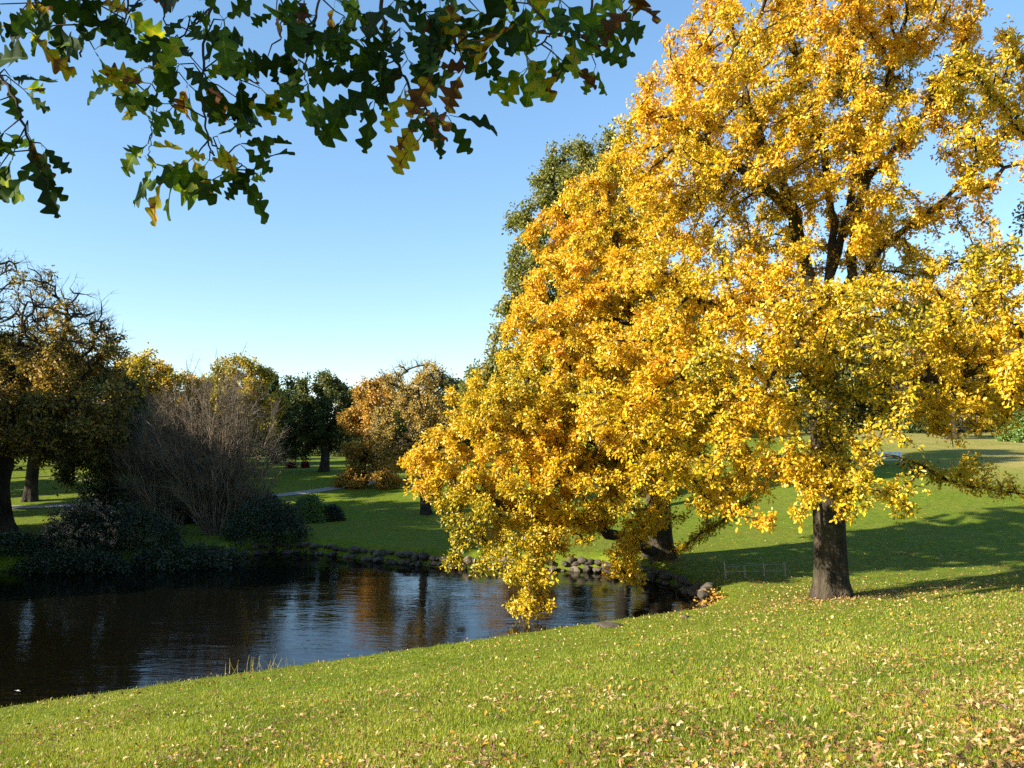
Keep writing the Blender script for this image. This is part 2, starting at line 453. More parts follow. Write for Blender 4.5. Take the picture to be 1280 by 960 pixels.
def branch_mesh(mb, nodes, par, base_r, tip_r, ground, power=2.3, lobes=5, phase=0.0, flare=.55):
    n = len(nodes)
    wgt = np.zeros(n); main = np.full(n, -1); best = np.zeros(n)
    kids = np.zeros(n, int)
    for p in par[1:]: 
        if p >= 0: kids[p] += 1
    wgt[kids == 0] = 1
    for i in range(n - 1, 0, -1):
        p = par[i]; wgt[p] += wgt[i]
        if wgt[i] >= best[p]: best[p] = wgt[i]; main[p] = i
    rad = tip_r + (base_r - tip_r) * (wgt / wgt[0]) ** (1 / power)
    done = np.zeros(n, bool)
    starts = [0] + [i for i in range(1, n) if main[par[i]] != i]
    def fl(pts, a):
        h = np.clip(pts[:, 2] - ground, 0, 50)
        return 1 + .6 * flare * np.exp(-h / .3)[:, None] + .12 * np.exp(-h / 1.1)[:, None] + (.16 * np.cos(lobes * a + phase)[None] + .09 * np.cos(3 * a + 2 + phase)[None]) * (.22 + 1.3 * np.exp(-h / .5))[:, None]
    for s in starts:
        ch = [s] if s == 0 else [par[s], s]
        i = s
        while main[i] >= 0:
            i = main[i]; ch.append(i)
        if len(ch) < 2: continue
        rr = rad[ch].copy()
        if s != 0: rr[0] = min(rr[0], rr[1] * 1.25)
        rr[-1] *= .5
        k = 26 if s == 0 and rr[0] > .2 else 12 if rr[0] > .2 else 8 if rr[0] > .07 else 5 if rr[0] > .03 else 3
        mb.tube(nodes[ch], rr, k, fl if s == 0 else None)
    return wgt, rad

def tree(name, base, trunk, blobs, leafmat, label, cat='tree', group=None, limbs=(), nA=900, D=.45, kill=.8, base_r=.3, tip_r=.012,
         leaves=20000, per=8, L=.2, W=.12, spread=.16, wmax=5, tint=(.5, .25), tscale=.35, bark='bark', seed=1, clump=.35, cs=.45, hollow=.5,
         up=.5, sag=.0, bare=None, jitter=.3, tintf=None, twigs=0, twig_len=.5, power=2.3):
    r = np.random.default_rng(seed)
    A = in_blobs(blobs, nA, r, clump, cs, hollow, seed)
    nodes, par = grow(trunk, limbs, A, D, kill, r, sag=sag)
    root = empty(name, tuple(base), label, cat, group)
    mb = MB()
    wgt, rad = branch_mesh(mb, nodes, par, base_r, tip_r, base[2], phase=seed, power=power)
    thin = np.nonzero((wgt <= wmax) & (np.arange(len(nodes)) > 5))[0]
    if bare is not None: thin = thin[~bare(nodes[thin], r)]
    nt = leaves // per
    pick = r.choice(thin, size=nt)
    u = r.uniform(0, 1, (nt, 1))
    T = nodes[pick] * u + nodes[par[pick]] * (1 - u) + r.normal(size=(nt, 3)) * jitter * D
    # twiglets from the branch to each second tuft
    if L < .19:
        src = nodes[par[pick]]
        for q in range(0, nt, 3):
            a = src[q]; b = T[q]
            mb.tube(np.array([a, (a + b) / 2 + r.normal(size=3) * .03, b]), [.009, .007, .004], 3)
    if twigs:
        th = np.nonzero((wgt <= wmax) & (np.arange(len(nodes)) > 5))[0]
        cen = np.mean([b[0] for b in blobs], 0)
        for q in r.choice(th, size=twigs):
            a = nodes[q]; d0 = unit((nodes[q] - nodes[par[q]])[None])[0] * .6 + unit((a - cen)[None])[0] * .3 + r.normal(size=3) * .5 + np.array([0, 0, .15])
            d0 = unit(d0[None])[0]; l0 = twig_len * r.uniform(.5, 1.3)
            mb.tube(np.array([a, a + d0 * l0 * .5 + r.normal(size=3) * .04, a + d0 * l0]), [tip_r, tip_r * .7, tip_r * .3], 3)
            for w_ in range(2):
                s0 = a + d0 * l0 * r.uniform(.3, .8); d1 = unit((d0 + r.normal(size=3) * .5)[None])[0]
                mb.tube(np.array([s0, s0 + d1 * l0 * .5]), [tip_r * .6, tip_r * .25], 3)
    mb.build('trunk', M[bark], root, smooth=True)
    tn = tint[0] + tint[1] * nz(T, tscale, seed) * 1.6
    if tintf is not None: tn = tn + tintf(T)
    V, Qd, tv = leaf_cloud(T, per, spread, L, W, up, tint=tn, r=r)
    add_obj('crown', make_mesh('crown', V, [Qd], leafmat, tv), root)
    return root

def E(px, py, d, rx, ry, rz, k=1.0): return (P(px, py, d), np.array([rx, ry, rz]), k)

# --- the big golden oak on the right
B1 = np.array([9.35, 23.0, gz(9.35, 23.0)])
t1 = [B1 + (0, 0, -.3), P(1040, 735, 23), P(1037, 660, 23), P(1033, 560, 23), P(1030, 480, 23), P(1031, 420, 23.1), P(1036, 360, 23.3)]
l1 = [[P(1033, 410, 23), P(1075, 350, 22.6), P(1110, 300, 22.2), P(1165, 262, 22), P(1205, 225, 21.8), P(1250, 170, 21.5), P(1290, 130, 21)],
      [P(1165, 262, 22), P(1225, 235, 21.2), P(1262, 212, 20.6), P(1300, 190, 20)],
      [P(1055, 375, 23), P(1068, 300, 23), P(1078, 230, 22.8), P(1100, 130, 22.6), P(1130, 30, 22.6)],
      [P(1032, 415, 23), P(1008, 340, 22.8), P(990, 260, 22.6), P(955, 180, 22.6), P(925, 100, 22.8), P(915, 40, 23)],
      [P(1036, 362, 23.3), P(1042, 280, 23.8), P(1030, 190, 24), P(1000, 100, 24), P(985, 10, 24)],
      [P(1036, 362, 23.3), P(1062, 260, 23.6), P(1075, 160, 23.6), P(1060, 60, 23.4), P(1075, -30, 23.2)],
      [P(990, 260, 22.6), P(940, 220, 21.8), P(890, 190, 21.4), P(850, 150, 21.4)],
      [P(1078, 230, 22.8), P(1125, 180, 22.4), P(1165, 120, 22.2), P(1200, 70, 22)],
      [P(1031, 440, 23), P(985, 385, 22), P(930, 375, 21), P(880, 380, 20.3), P(850, 360, 20)],
      [P(1030, 500, 23), P(960, 520, 21.5), P(890, 500, 20.5), P(850, 470, 20)],
      [P(1034, 570, 23), P(960, 570, 22), P(905, 610, 21), P(880, 640, 20.3)],
      [P(1032, 520, 23), P(1075, 490, 22), P(1120, 482, 21), P(1190, 470, 19.5), P(1260, 450, 18.5)],
      [P(1034, 585, 23), P(1090, 565, 22.5), P(1140, 577, 22), P(1180, 600, 21.6), P(1230, 612, 21.2), P(1290, 618, 20.8)],
      [P(1034, 560, 23), P(1040, 570, 21), P(1055, 590, 19), P(1085, 610, 17.6)],
      [P(1032, 460, 23), P(1010, 430, 21), P(990, 440, 19), P(970, 460, 17.5)],
      [P(1032, 420, 23.2), P(1060, 380, 25), P(1100, 340, 27)], [P(1032, 430, 23.2), P(990, 380, 25.5), P(950, 330, 28)]]
b1 = [E(1020, 70, 23, 4.2, 5.0, 3.9), E(1055, 200, 22.5, 4.4, 5.5, 3.4, .3), E(910, 180, 22, 3.2, 4, 3.3), E(885, 330, 21, 2.6, 4, 3.0, .9), E(1150, 115, 22, 2.3, 3, 2.1, .9),
      E(1275, 135, 21.5, 2.0, 3, 1.2, 1.0), E(1225, 400, 19.5, 3.4, 4, 1.7, 1.5), E(1250, 470, 18.5, 2.8, 3, 1.0, 1.8), E(1120, 430, 19, 3.2, 3.5, 1.9, 1.3), E(960, 470, 18, 3.0, 3, 2.0, 1.3), E(870, 520, 19.5, 2.2, 2.5, 1.6, 1.2),
      E(1030, 535, 17.6, 2.6, 2.0, 1.5, 1.6), E(1140, 540, 18.5, 1.6, 1.4, .8, 1.6), E(1085, 632, 17.0, 1.15, .9, .5, 2.2), E(1020, 610, 17.4, .8, .7, .4, 2), E(965, 655, 18.2, .35, .4, .22, 5), E(1215, 590, 21, 1.8, 1.6, .6, 1.0), E(1060, 330, 27.5, 5.0, 3, 4.0, .14),
      E(895, 610, 20, 1.1, 1, .7, 1), E(930, 30, 22, 1.6, 2, 1.3, .6), E(845, 185, 22.5, 2.1, 2.6, 2.1, 2), E(1190, 500, 18.5, 2.0, 2, .8, 1.6), E(1060, 480, 18.8, 1.8, 1.2, 1.2, 2.5), E(1000, 560, 18.2, 1.8, 1.2, 1.0, 2.2), E(1050, 610, 17.2, 1.5, .9, .7, 2.5), E(1030, 520, 20.6, 1.5, .8, .9, 3), E(985, 600, 19.5, 1.0, .8, .6, 3), E(1195, 105, 22, 1.8, 2.5, 1.1, 2), E(1100, 40, 22.5, 2.0, 2.5, 1.6, 1.5), E(1205, 525, 19, 1.7, 1.2, .5, 3), E(960, 60, 22, 2.2, 3, 2.0, 1), E(805, 465, 19.2, 1.8, 1.5, 1.3, 2), E(770, 525, 19.8, 1.3, 1.2, 1.0, 2.5), E(860, 590, 19.2, 1.2, 1.0, .8, 2.5), E(885, 535, 18.3, 1.9, 1.2, 1.4, 2.2), E(820, 530, 18.8, 1.5, 1.2, 1.3, 2.2), E(945, 560, 17.8, 1.3, 1, .9, 2.5), E(1120, 55, 22.5, 2.2, 2.5, 1.6, 2)]
tree('oak_tree', B1, t1, b1, M['leaf_gold'], 'large golden oak with a thick trunk standing on the lawn at the right', limbs=l1, nA=5600, D=.38, kill=.53, base_r=.44, tip_r=.008,
     leaves=265000, per=10, L=.102, W=.062, spread=.05, wmax=7, tint=(.465, .2), power=1.9, seed=11, clump=.39, cs=.42, hollow=.3,
     tintf=lambda T: np.where(T[:, 2] > 3, .03, -.02))

# --- the yellow oak by the inlet
B2 = np.array([5.75, 30.6, gz(5.75, 30.6)])
t2 = [B2 + (0, 0, -.3), P(826, 690, 30.6), P(824, 640, 30.5), P(820, 580, 30.3), P(810, 500, 30), P(790, 400, 29.5), P(770, 300, 29), P(755, 210, 28.8)]
l2 = [[P(826, 695, 30.6), P(780, 672, 28.5), P(730, 655, 27), P(690, 645, 26), P(640, 640, 25), P(590, 650, 24.6)],
      [P(640, 640, 25), P(590, 615, 25), P(545, 590, 25.3), P(515, 570, 25.5)],
      [P(690, 645, 26), P(680, 680, 24.4), P(670, 720, 23.2), P(660, 745, 22.6)],
      [P(826, 698, 30.6), P(855, 685, 30), P(872, 668, 29.5), P(905, 650, 29), P(940, 625, 28.5)],
      [P(824, 620, 30.5), P(760, 560, 28), P(700, 530, 26.5), P(640, 520, 26), P(560, 540, 25.5)],
      [P(815, 540, 30), P(750, 490, 28), P(690, 440, 27), P(650, 400, 27)],
      [P(800, 450, 29.8), P(760, 400, 28), P(700, 340, 27.5), P(660, 300, 27.5)],
      [P(822, 600, 30.5), P(880, 540, 29.5), P(920, 500, 29)],
      [P(815, 560, 30.2), P(770, 560, 27.5), P(735, 580, 25.5), P(700, 600, 24.4), P(680, 620, 24)],
      [P(780, 672, 28.5), P(785, 700, 26.6), P(790, 722, 25.2)]]
b2 = [E(772, 345, 28, 3.0, 3.6, 4.3), E(735, 440, 26.5, 3.1, 4, 3.8, 1.1), E(800, 450, 26.5, 3.2, 3.5, 4.0, .8), E(552, 585, 25.5, 1.4, 1.6, 1.3, 4), E(640, 540, 25.5, 2.2, 2.4, 2.0, 2), E(640, 615, 25, 2.7, 2.2, 1.8, 3), E(730, 590, 24.5, 2.0, 1.6, 1.5, 1.5), E(705, 605, 24.3, 1.3, 1, 1.1, 5), E(655, 650, 24.3, 1.2, 1, 1.0, 4), E(770, 640, 25.5, 1.2, 1, .9, 3), E(610, 500, 25.8, 1.4, 1.4, 1.2, 1.5),
      E(740, 600, 25.5, 2.8, 2.4, 1.9, 1.4), E(600, 660, 24.5, 1.3, 1.1, .8, 2.4), E(660, 740, 22.5, 1.0, .9, .95, 6.0), E(785, 722, 25, .9, .8, .4, 3), E(655, 692, 23.4, 1.2, .9, .8, 4), E(600, 690, 24.3, 1.0, .8, .6, 3), E(580, 703, 24.3, .9, .7, .33, 5),
      E(875, 560, 28, 2.4, 2.5, 2.2, .8), E(712, 280, 27.5, 1.3, 2, 1.2, .9), E(710, 670, 25, 2.0, 1.2, .7, 2.2), E(870, 640, 28.5, 1.3, 1.2, .7, 1)]
tree('oak_tree', B2, t2, b2, M['leaf_gold'], 'yellow oak beside the pond inlet with low branches drooping over the water', limbs=l2, nA=5200, D=.38, kill=.52, base_r=.5, tip_r=.008,
     leaves=265000, per=10, L=.106, W=.064, spread=.05, wmax=7, tint=(.465, .19), power=1.9, seed=23, clump=.27, cs=.42, hollow=.4,
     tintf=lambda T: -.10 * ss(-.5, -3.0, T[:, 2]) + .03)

# --- other trees of the park
def bg(px, d, blobs, mat, label, name='broadleaf_tree', top=None, lean=0, **kw):
    x = (px - 640) / F * d; base = np.array([x, d, gz(x, d)])
    cz = max(b[0][2] + b[1][2] * .6 for b in blobs); cx = np.mean([b[0][0] for b in blobs])
    zs = np.linspace(base[2] - .25, cz, 6)
    tr = [np.array([x + (cx - x) * .5 * max(0, (z - base[2]) / (cz - base[2])) ** 1.6 + (random.uniform(-.2, .2) if k else 0), d + (random.uniform(-.2, .2) if k else 0), z]) for k, z in enumerate(zs)]
    kw.setdefault('D', .55); kw.setdefault('kill', .8)
    rr = np.random.default_rng(kw.get('seed', 1) + 500)
    lim = []
    nl = kw.pop('nlimbs', 7); ht = cz - base[2]
    tr = np.array(tr); cut = tr[:5]
    for k in range(nl):
        b = blobs[k % len(blobs)]
        u = rr.uniform(.28, .55); st = np.array([np.interp(u, np.linspace(0, 1, 6), tr[:, q]) for q in range(3)])
        an = rr.uniform(0, 6.283) if k >= len(blobs) else math.atan2(b[0][1] - d, b[0][0] - x + .01) + rr.normal() * .5
        e = b[0] + np.array([math.cos(an) * b[1][0] * .6, math.sin(an) * b[1][1] * .6, b[1][2] * rr.uniform(.1, .75)])
        m = st + (e - st) * np.array([.55, .55, .42]) + rr.normal(size=3) * .15
        m2 = st + (e - st) * np.array([.82, .82, .72]) + rr.normal(size=3) * .2
        lim.append(np.array([st, m, m2, e]))
    return tree(name, base, cut, blobs, M[mat], label, limbs=lim, **kw)

bg(782, 45, [E(738, 285, 45, 4.2, 3.5, 5.7), E(675, 330, 45, 2.2, 3, 3.6, 1.6), E(668, 420, 45, 2.5, 3, 4.6, 1.3), E(604, 487, 45, 1.6, 2, 1.8, 1.5), E(800, 420, 46, 4, 4, 5)], 'leaf_olive',
   'tall olive-green tree rising behind the yellow oak by the water', nA=2200, leaves=110000, L=.17, W=.115, base_r=.4, seed=31, tint=(.56, .2), bark='bark_dark', clump=.18)
def bareA(T, r):
    return (r.uniform(size=len(T)) < ss(3.0, 6.5, T[:, 2]) * .92)
bg(4, 39.5, [E(20, 410, 39.5, 4.3, 4, 3.6), E(95, 440, 39, 2.4, 3, 2.6), E(-60, 450, 40, 4, 4, 4), E(60, 530, 38, 3.6, 3, 2.0), E(130, 520, 39, 1.9, 2, 2.4)], 'leaf_mixed',
   'half bare dark tree with a thin twiggy top at the left edge', nA=2600, kill=.45, D=.34, leaves=60000, L=.16, W=.11, base_r=.42, nlimbs=12, hollow=.25, seed=41, tint=(.42, .22), bark='bark_dark', bare=bareA, wmax=4, clump=.25, twigs=3600, twig_len=.7)
bg(37, 53, [E(40, 480, 53, 4.5, 4, 3.6), E(110, 500, 52, 3.2, 3, 3.0), E(90, 560, 51, 3.2, 2, 1.3)], 'leaf_dark', 'dark tree with a bare trunk on the lawn behind the half bare tree', nA=800, leaves=26000, L=.2, W=.14, base_r=.36, seed=42, tint=(.5, .25), bark='bark_dark')
bg(135, 45, [E(140, 530, 45, 2.6, 2.5, 3.3), E(110, 590, 44, 2.0, 2, 1.2), E(170, 570, 44, 1.6, 2, 1.4)], 'leaf_dark', 'low dark green tree standing behind the flowering bush', nA=600, leaves=22000, L=.18, W=.12, base_r=.22, seed=43, tint=(.5, .25), bark='bark_dark')
bg(185, 62, [E(182, 480, 62, 2.9, 3, 2.7), E(150, 510, 62, 1.8, 2, 2.2), E(225, 490, 62, 1.6, 2, 1.8)], 'leaf_yellowish', 'yellow tree with a rounded top behind the bare shrub', nA=700, leaves=22000, L=.22, W=.15, base_r=.3, seed=44, tint=(.72, .2), bark='bark_dark')
bg(295, 64, [E(295, 490, 64, 3.3, 3, 3.1), E(260, 520, 64, 2.2, 2, 2.4), E(335, 515, 64, 2.0, 2, 2.4)], 'leaf_yellowish', 'broad olive and yellow tree rising above the bare shrub', nA=800, leaves=26000, L=.22, W=.15, base_r=.32, seed=45, tint=(.42, .25), bark='bark_dark')
bg(405, 69, [E(405, 514, 69, 2.9, 2.7, 3.9), E(375, 545, 69, 2.0, 2.2, 2.6), E(438, 532, 69, 1.5, 2, 2.5)], 'leaf_dark', 'dark green rounded tree standing at the top of the far lawn', nA=900, leaves=28000, L=.22, W=.15, base_r=.36, seed=46, tint=(.55, .2), bark='bark_dark')
bg(455, 60, [E(458, 545, 60, 2.5, 2.2, 3.2), E(470, 497, 60, 1.9, 2, 2.2), E(437, 602, 59, 1.5, 1.5, .8, 2.5), E(470, 600, 58.5, 1.9, 1.6, .9, 2.5), E(490, 575, 60, 1.6, 2, 1.8)], 'leaf_brown', 'russet tree with branches hanging almost to the grass', nA=900, leaves=26000, L=.2, W=.14, base_r=.28, seed=47, tint=(.5, .25), bark='bark_dark')
def bareG(T, r): return nz(T, .5, 3) + r.normal(size=len(T)) * .25 > .02
bg(533, 47.5, [E(524, 497, 47.5, 2.6, 2.2, 2.4), E(492, 540, 47.5, 1.8, 2, 1.6), E(560, 530, 47.5, 1.4, 2, 1.6)], 'leaf_tan', 'thin-crowned tan tree with a slender dark trunk on the lawn', nA=900, D=.36, kill=.5, nlimbs=9, hollow=.2, leaves=15000, L=.13, W=.085, base_r=.26, seed=48, tint=(.55, .2), bark='bark_dark', bare=bareG, twigs=1300, twig_len=.5)
bg(1345, 27, [E(1330, 262, 27, 1.9, 2, 1.1), E(1390, 240, 27, 2.2, 2.5, 2.4), E(1350, 330, 27, 1.5, 2, 1.2)], 'leaf_olive', 'olive tree reaching in from beyond the right edge', nA=500, leaves=9000, L=.15, W=.1, base_r=.24, seed=49, tint=(.45, .2), bark='bark_dark')
# the trees on top of the slope
bg(1190, 76, [E(1190, 410, 76, 7.5, 5, 5.5), E(1130, 450, 76, 4, 4, 3.5), E(1250, 455, 76, 4, 4, 3.2)], 'leaf_brown', 'brown tree with a stout trunk in front of the dark pavilion', nA=900, D=.7, kill=1.0, leaves=24000, L=.28, W=.2, base_r=.5, spread=.25, seed=51, tint=(.4, .25), bark='bark_dark')
for k, (px, d, cy, rx, rz, mt, lab) in enumerate([
        (1075, 104, 468, 6, 5.5, 'leaf_dark', 'dark tree on the slope left of the white bench'),
        (985, 112, 478, 7, 6, 'leaf_olive', 'olive tree on the slope glimpsed between the two yellow oaks'),
        (895, 108, 495, 6, 5.5, 'leaf_dark', 'dark rounded tree on the slope behind the pond inlet'),
        (1140, 116, 470, 6, 6, 'leaf_dark', 'dark tree on the hilltop between the bench and the pavilion'),
        (1235, 118, 462, 6.5, 6.5, 'leaf_olive', 'olive tree directly behind the pavilion roof'),
        (1305, 92, 455, 6.5, 6, 'leaf_dark', 'dark tree on the hilltop at the right edge beyond the pavilion'),
        (1395, 84, 440, 6.5, 6, 'leaf_yellowish', 'yellowish tree on the hilltop just outside the right edge')]):
    bg(px, d, [E(px, cy, d, rx, 5, rz), E(px - 34, cy + 34, d, rx * .8, 4, rz * .62), E(px + 36, cy + 34, d, rx * .8, 4, rz * .62)], mt, lab, nA=520, D=.9, kill=1.3, leaves=18000, L=.38, W=.28, base_r=.5, spread=.35, seed=60 + k, tint=(.5, .25), bark='bark_dark')
for k, (px, d, cy, rx, rz, mt, lab) in enumerate([
        (-20, 78, 490, 5, 5, 'leaf_dark', 'dark tree behind the bare trunk at the left edge'),
        (75, 84, 510, 5, 4.6, 'leaf_brown', 'brownish tree behind the low dark tree on the left'),
        (150, 76, 520, 4.2, 4, 'leaf_dark', 'dark tree filling the gap under the yellow rounded tree'),
        (240, 82, 515, 4.6, 4.4, 'leaf_brown', 'brown tree between the yellow tree and the olive one'),
        (345, 88, 512, 4.2, 4.4, 'leaf_dark', 'dark tree right of the broad olive and yellow one'),
        (480, 96, 520, 4.6, 4.6, 'leaf_olive', 'olive tree seen past the russet tree'),
        (575, 92, 510, 4.8, 5, 'leaf_dark', 'dark tree behind the thin-crowned tan tree'),
        (652, 80, 490, 4.6, 5.5, 'leaf_brown', 'brown tree behind the tall olive-green tree on its left side'),
        (722, 86, 485, 5, 6, 'leaf_dark', 'dark tree behind the tall olive-green tree'),
        (800, 79, 490, 4.6, 5.5, 'leaf_yellowish', 'yellowish tree far behind the oak at the pond inlet'),
        (868, 85, 480, 5, 6, 'leaf_brown', 'brown tree behind the gap between the two yellow oaks')]):
    bg(px, d, [E(px, cy, d, rx, 4, rz), E(px - 25, cy + 30, d, rx * .8, 3, rz * .6), E(px + 28, cy + 32, d, rx * .8, 3, rz * .6)], mt, lab, nA=420, D=.8, kill=1.2, leaves=15000, L=.32, W=.23, base_r=.4, spread=.3, seed=160 + k, tint=(.4, .25), bark='bark_dark')
# the belt that closes the view beyond the far lawn
for k, (px, d, h) in enumerate([(-60, 122, 13), (30, 128, 12), (110, 120, 13), (185, 130, 12), (255, 124, 13), (325, 132, 12), (375, 138, 11), (455, 135, 12), (520, 128, 12), (590, 132, 13), (665, 130, 12), (745, 126, 12), (820, 132, 12)]):
    zb = gz((px - 640) / F * d, d); cy = HOR - (zb + h * .52) / d * F
    bg(px, d, [E(px, cy, d, 5.5, 4, h * .44), E(px - 25, cy + 32, d, 5, 3, h * .34), E(px + 28, cy + 34, d, 5, 3, h * .33)], ['leaf_dark', 'leaf_olive', 'leaf_brown'][k % 3],
       'distant tree in the dark belt closing the view beyond the far lawn', group='belt of distant trees', nA=380, D=1.0, kill=1.4, leaves=12000, L=.5, W=.36, base_r=.4, spread=.4, seed=80 + k, tint=(.42, .25), bark='bark_dark')
# trees on the left bank outside the picture, whose shade lies over the pond and the shrubs
for k, (x, y, h, rr) in enumerate([(-28, 25, 15, 5.5), (-37, 33, 12, 5), (-47, 61, 23, 6), (-56, 73, 24, 6), (-64, 86, 22, 6.5), (-74, 99, 20, 6.5), (-38, 22, 14, 5.5), (-41, 46, 21, 5.5), (-51, 52, 21, 5.5), (-28.5, 30.5, 11.5, 5), (-24.5, 27.5, 14, 3.2)]):
    b = np.array([x, y, gz(x, y)])
    tr = [b + (0, 0, -.2), b + (.1, .1, h * .3), b + (-.1, .2, h * .6), b + (0, 0, h * .9)]
    tree('broadleaf_tree', b, tr, [(b + (0, 0, h * .62), np.array([rr, rr, h * .38])), (b + (1, -1, h * .4), np.array([rr * .8, rr * .8, h * .24]))], M['leaf_olive'],
         'tree on the left bank beyond the picture shading the pond', group='trees shading the left bank', nA=600, D=.8, kill=1.1, leaves=30000, L=.36, W=.27, base_r=.35, spread=.28, seed=100 + k, tint=(.45, .2), bark='bark_dark')

# ------------------------------------------------------------------ shrubs
def shrub(name, px, d, rx, ry, h, mat, label, leaves=9000, L=.1, W=.06, seed=1, cat='shrub', stems=14, tint=(.5, .25), bark='bark_dark', flowers=None, xy=None):
    r = np.random.default_rng(seed)
    x, y = xy if xy is not None else ((px - 640) / F * d, d)
    base = np.array([x, y, gz(x, y)])
    root = empty(name, tuple(base), label, cat)
    q = unit(r.normal(size=(leaves // 5 * 2, 3))); q[:, 2] = np.abs(q[:, 2])
    lump = 1 + .28 * nz(q * np.array([rx, ry, h]) + base, 1.1, seed) + .12 * nz(q * np.array([rx, ry, h]) + base, 3.0, seed + 1)
    T = base + q * np.array([rx, ry, h]) * lump[:, None] * (r.uniform(.35, 1, (len(q), 1)) ** .35)
    T = T[:leaves // 5]
    mb = MB()
    for k in range(stems):
        e = T[r.integers(len(T))]; a = base + np.array([r.uniform(-.4, .4) * rx, r.uniform(-.4, .4) * ry, -.1])
        m = (a + e) / 2 + np.array([0, 0, .12 * h]) + r.normal(size=3) * .05
        mb.tube(np.array([a, m, e]), [.02, .014, .005], 4)
    mb.build('stems', M[bark], root)
    tn = tint[0] + tint[1] * nz(T, .9, seed) * 1.5
    V, Qd, tv = leaf_cloud(T, 5, L * .9, L, W, .5, tint=tn, r=r)
    add_obj('foliage', make_mesh('foliage', V, [Qd], M[mat], tv), root)
    if flowers:
        sel = T[(np.linalg.norm((T - base) / np.array([rx, ry, h]), axis=1) > .8)]
        sel = sel[r.choice(len(sel), size=min(flowers, len(sel)), replace=False)] + np.array([0, -.03, .05])
        V, Qd, tv = leaf_cloud(sel, 10, .05, .07, .06, .3, r=r)
        add_obj('flower_heads', make_mesh('flower_heads', V, [Qd], M['flower_dry'], tv), root)
    return root

shrub('flowering_bush', 112, 33.3, 2.1, 1.2, 1.9, 'leaf_ever', 'bush with faded pinkish flower heads at the left end of the pond', leaves=9000, L=.1, seed=1, flowers=420, cat='bush')
shrub('waterside_shrub', 235, 32.6, 3.0, 1.3, 1.35, 'leaf_ever', 'low dark evergreen shrub spreading over the water below the bare shrub', leaves=14000, seed=2)
shrub('waterside_shrub', 90, 31.5, 2.4, .9, .95, 'leaf_ever', 'low dark shrub at the water edge in front of the flowering bush', leaves=9000, seed=3)
shrub('waterside_shrub', 330, 36.6, 2.0, 1.4, 1.9, 'leaf_ever', 'rounded dark shrub where the stone edging begins', leaves=11000, seed=4)
shrub('waterside_shrub', 160, 33.6, 2.4, 1.4, 1.7, 'leaf_ever', 'dark shrub between the flowering bush and the bare shrub', leaves=10000, seed=5)
shrub('waterside_shrub', 10, 31.9, 1.6, .9, .8, 'leaf_ever', 'small dark shrub at the water edge at the left border', leaves=6000, seed=6)
shrub('clipped_shrub', 383, 44, 1.15, 1.0, 1.3, 'leaf_hedge', 'clipped round shrub with a pale sunlit top on the lawn', leaves=14000, L=.1, W=.07, seed=7)
shrub('clipped_shrub', 414, 44.6, .65, .6, .85, 'leaf_ever', 'small dark round shrub right of the clipped pale one', leaves=5000, seed=8)
for px, d, rx, h, sd_, lab in [(140, 43, 2.2, 2.6, 301, 'tall dark shrub at the foot of the low dark tree'), (200, 44, 2.4, 2.3, 302, 'dark shrub behind the smaller bare shrub'),
                               (250, 45, 2.4, 2.4, 303, 'dark shrub behind the middle of the large bare shrub'), (305, 43, 2.2, 2.2, 304, 'dark shrub behind the right side of the large bare shrub'), (338, 40.5, 1.5, 1.6, 305, 'dark shrub between the bare shrub and the clipped pale one')]:
    shrub('garden_shrub', px, d, rx, 1.3, h, 'leaf_ever', lab, leaves=9000, L=.13, W=.08, seed=sd_)
shrub('red_shrub', 364, 74, .42, .4, .6, 'flower_red', 'dull red shrub beside the far dark green tree, left of the crimson one', leaves=1000, L=.12, W=.09, seed=9)
shrub('red_shrub', 382, 75, .38, .35, .55, 'flower_red', 'crimson shrub beside the far dark green tree, right of the other red one', leaves=1000, L=.12, W=.09, seed=10)
shrub('dry_plant', 884, 24.6, .35, .3, .4, 'leaf_brown', 'small dry reddish plant at the narrow end of the pond', leaves=260, L=.12, W=.07, seed=12, cat='plant', stems=8, xy=(6.25, 24.7))
shrub('green_bush', 1272, 70, 1.6, 1.5, 2.6, 'leaf_hedge', 'bright green bush up the slope at the right edge', leaves=6000, L=.2, W=.14, seed=13)

for k, (px, d, rx, h) in enumerate([(-30, 70, 3, 1.8), (25, 113, 4.5, 3.0), (80, 116, 4.5, 2.8), (130, 112, 4, 3.0), (180, 116, 4.5, 2.6), (228, 113, 4, 3), (275, 117, 4.5, 2.8), (318, 113, 4, 2.6), (350, 117, 4, 2.9), (400, 116, 4, 2.4), (445, 114, 4, 2.8), (492, 117, 4.5, 3), (540, 113, 4.5, 2.8), (590, 116, 4.5, 3), (640, 114, 4.5, 2.6)]):
    o = shrub('understory_shrub', px, d, rx, 2.0, h, 'leaf_dark', 'dark undergrowth shrub at the foot of the trees beyond the far lawn', leaves=2600, L=.36, W=.26, seed=200 + k, stems=8)
    o['group'] = 'undergrowth beyond the far lawn'
for k, (px, d, rx, h) in enumerate([(890, 100, 4, 2.2), (950, 104, 4, 2.6), (1010, 100, 4, 2.4), (1070, 108, 4.5, 2.8), (1130, 108, 4, 2.6), (1152, 93, 2.2, 3.2), (1262, 104, 4, 2.8), (1310, 98, 4, 2.6)]):
    o = shrub('understory_shrub', px, d, rx, 2.0, h, 'leaf_dark', 'dark undergrowth shrub along the hilltop behind the big oak', leaves=2600, L=.36, W=.26, seed=230 + k, stems=8)
    o['group'] = 'undergrowth along the hilltop'

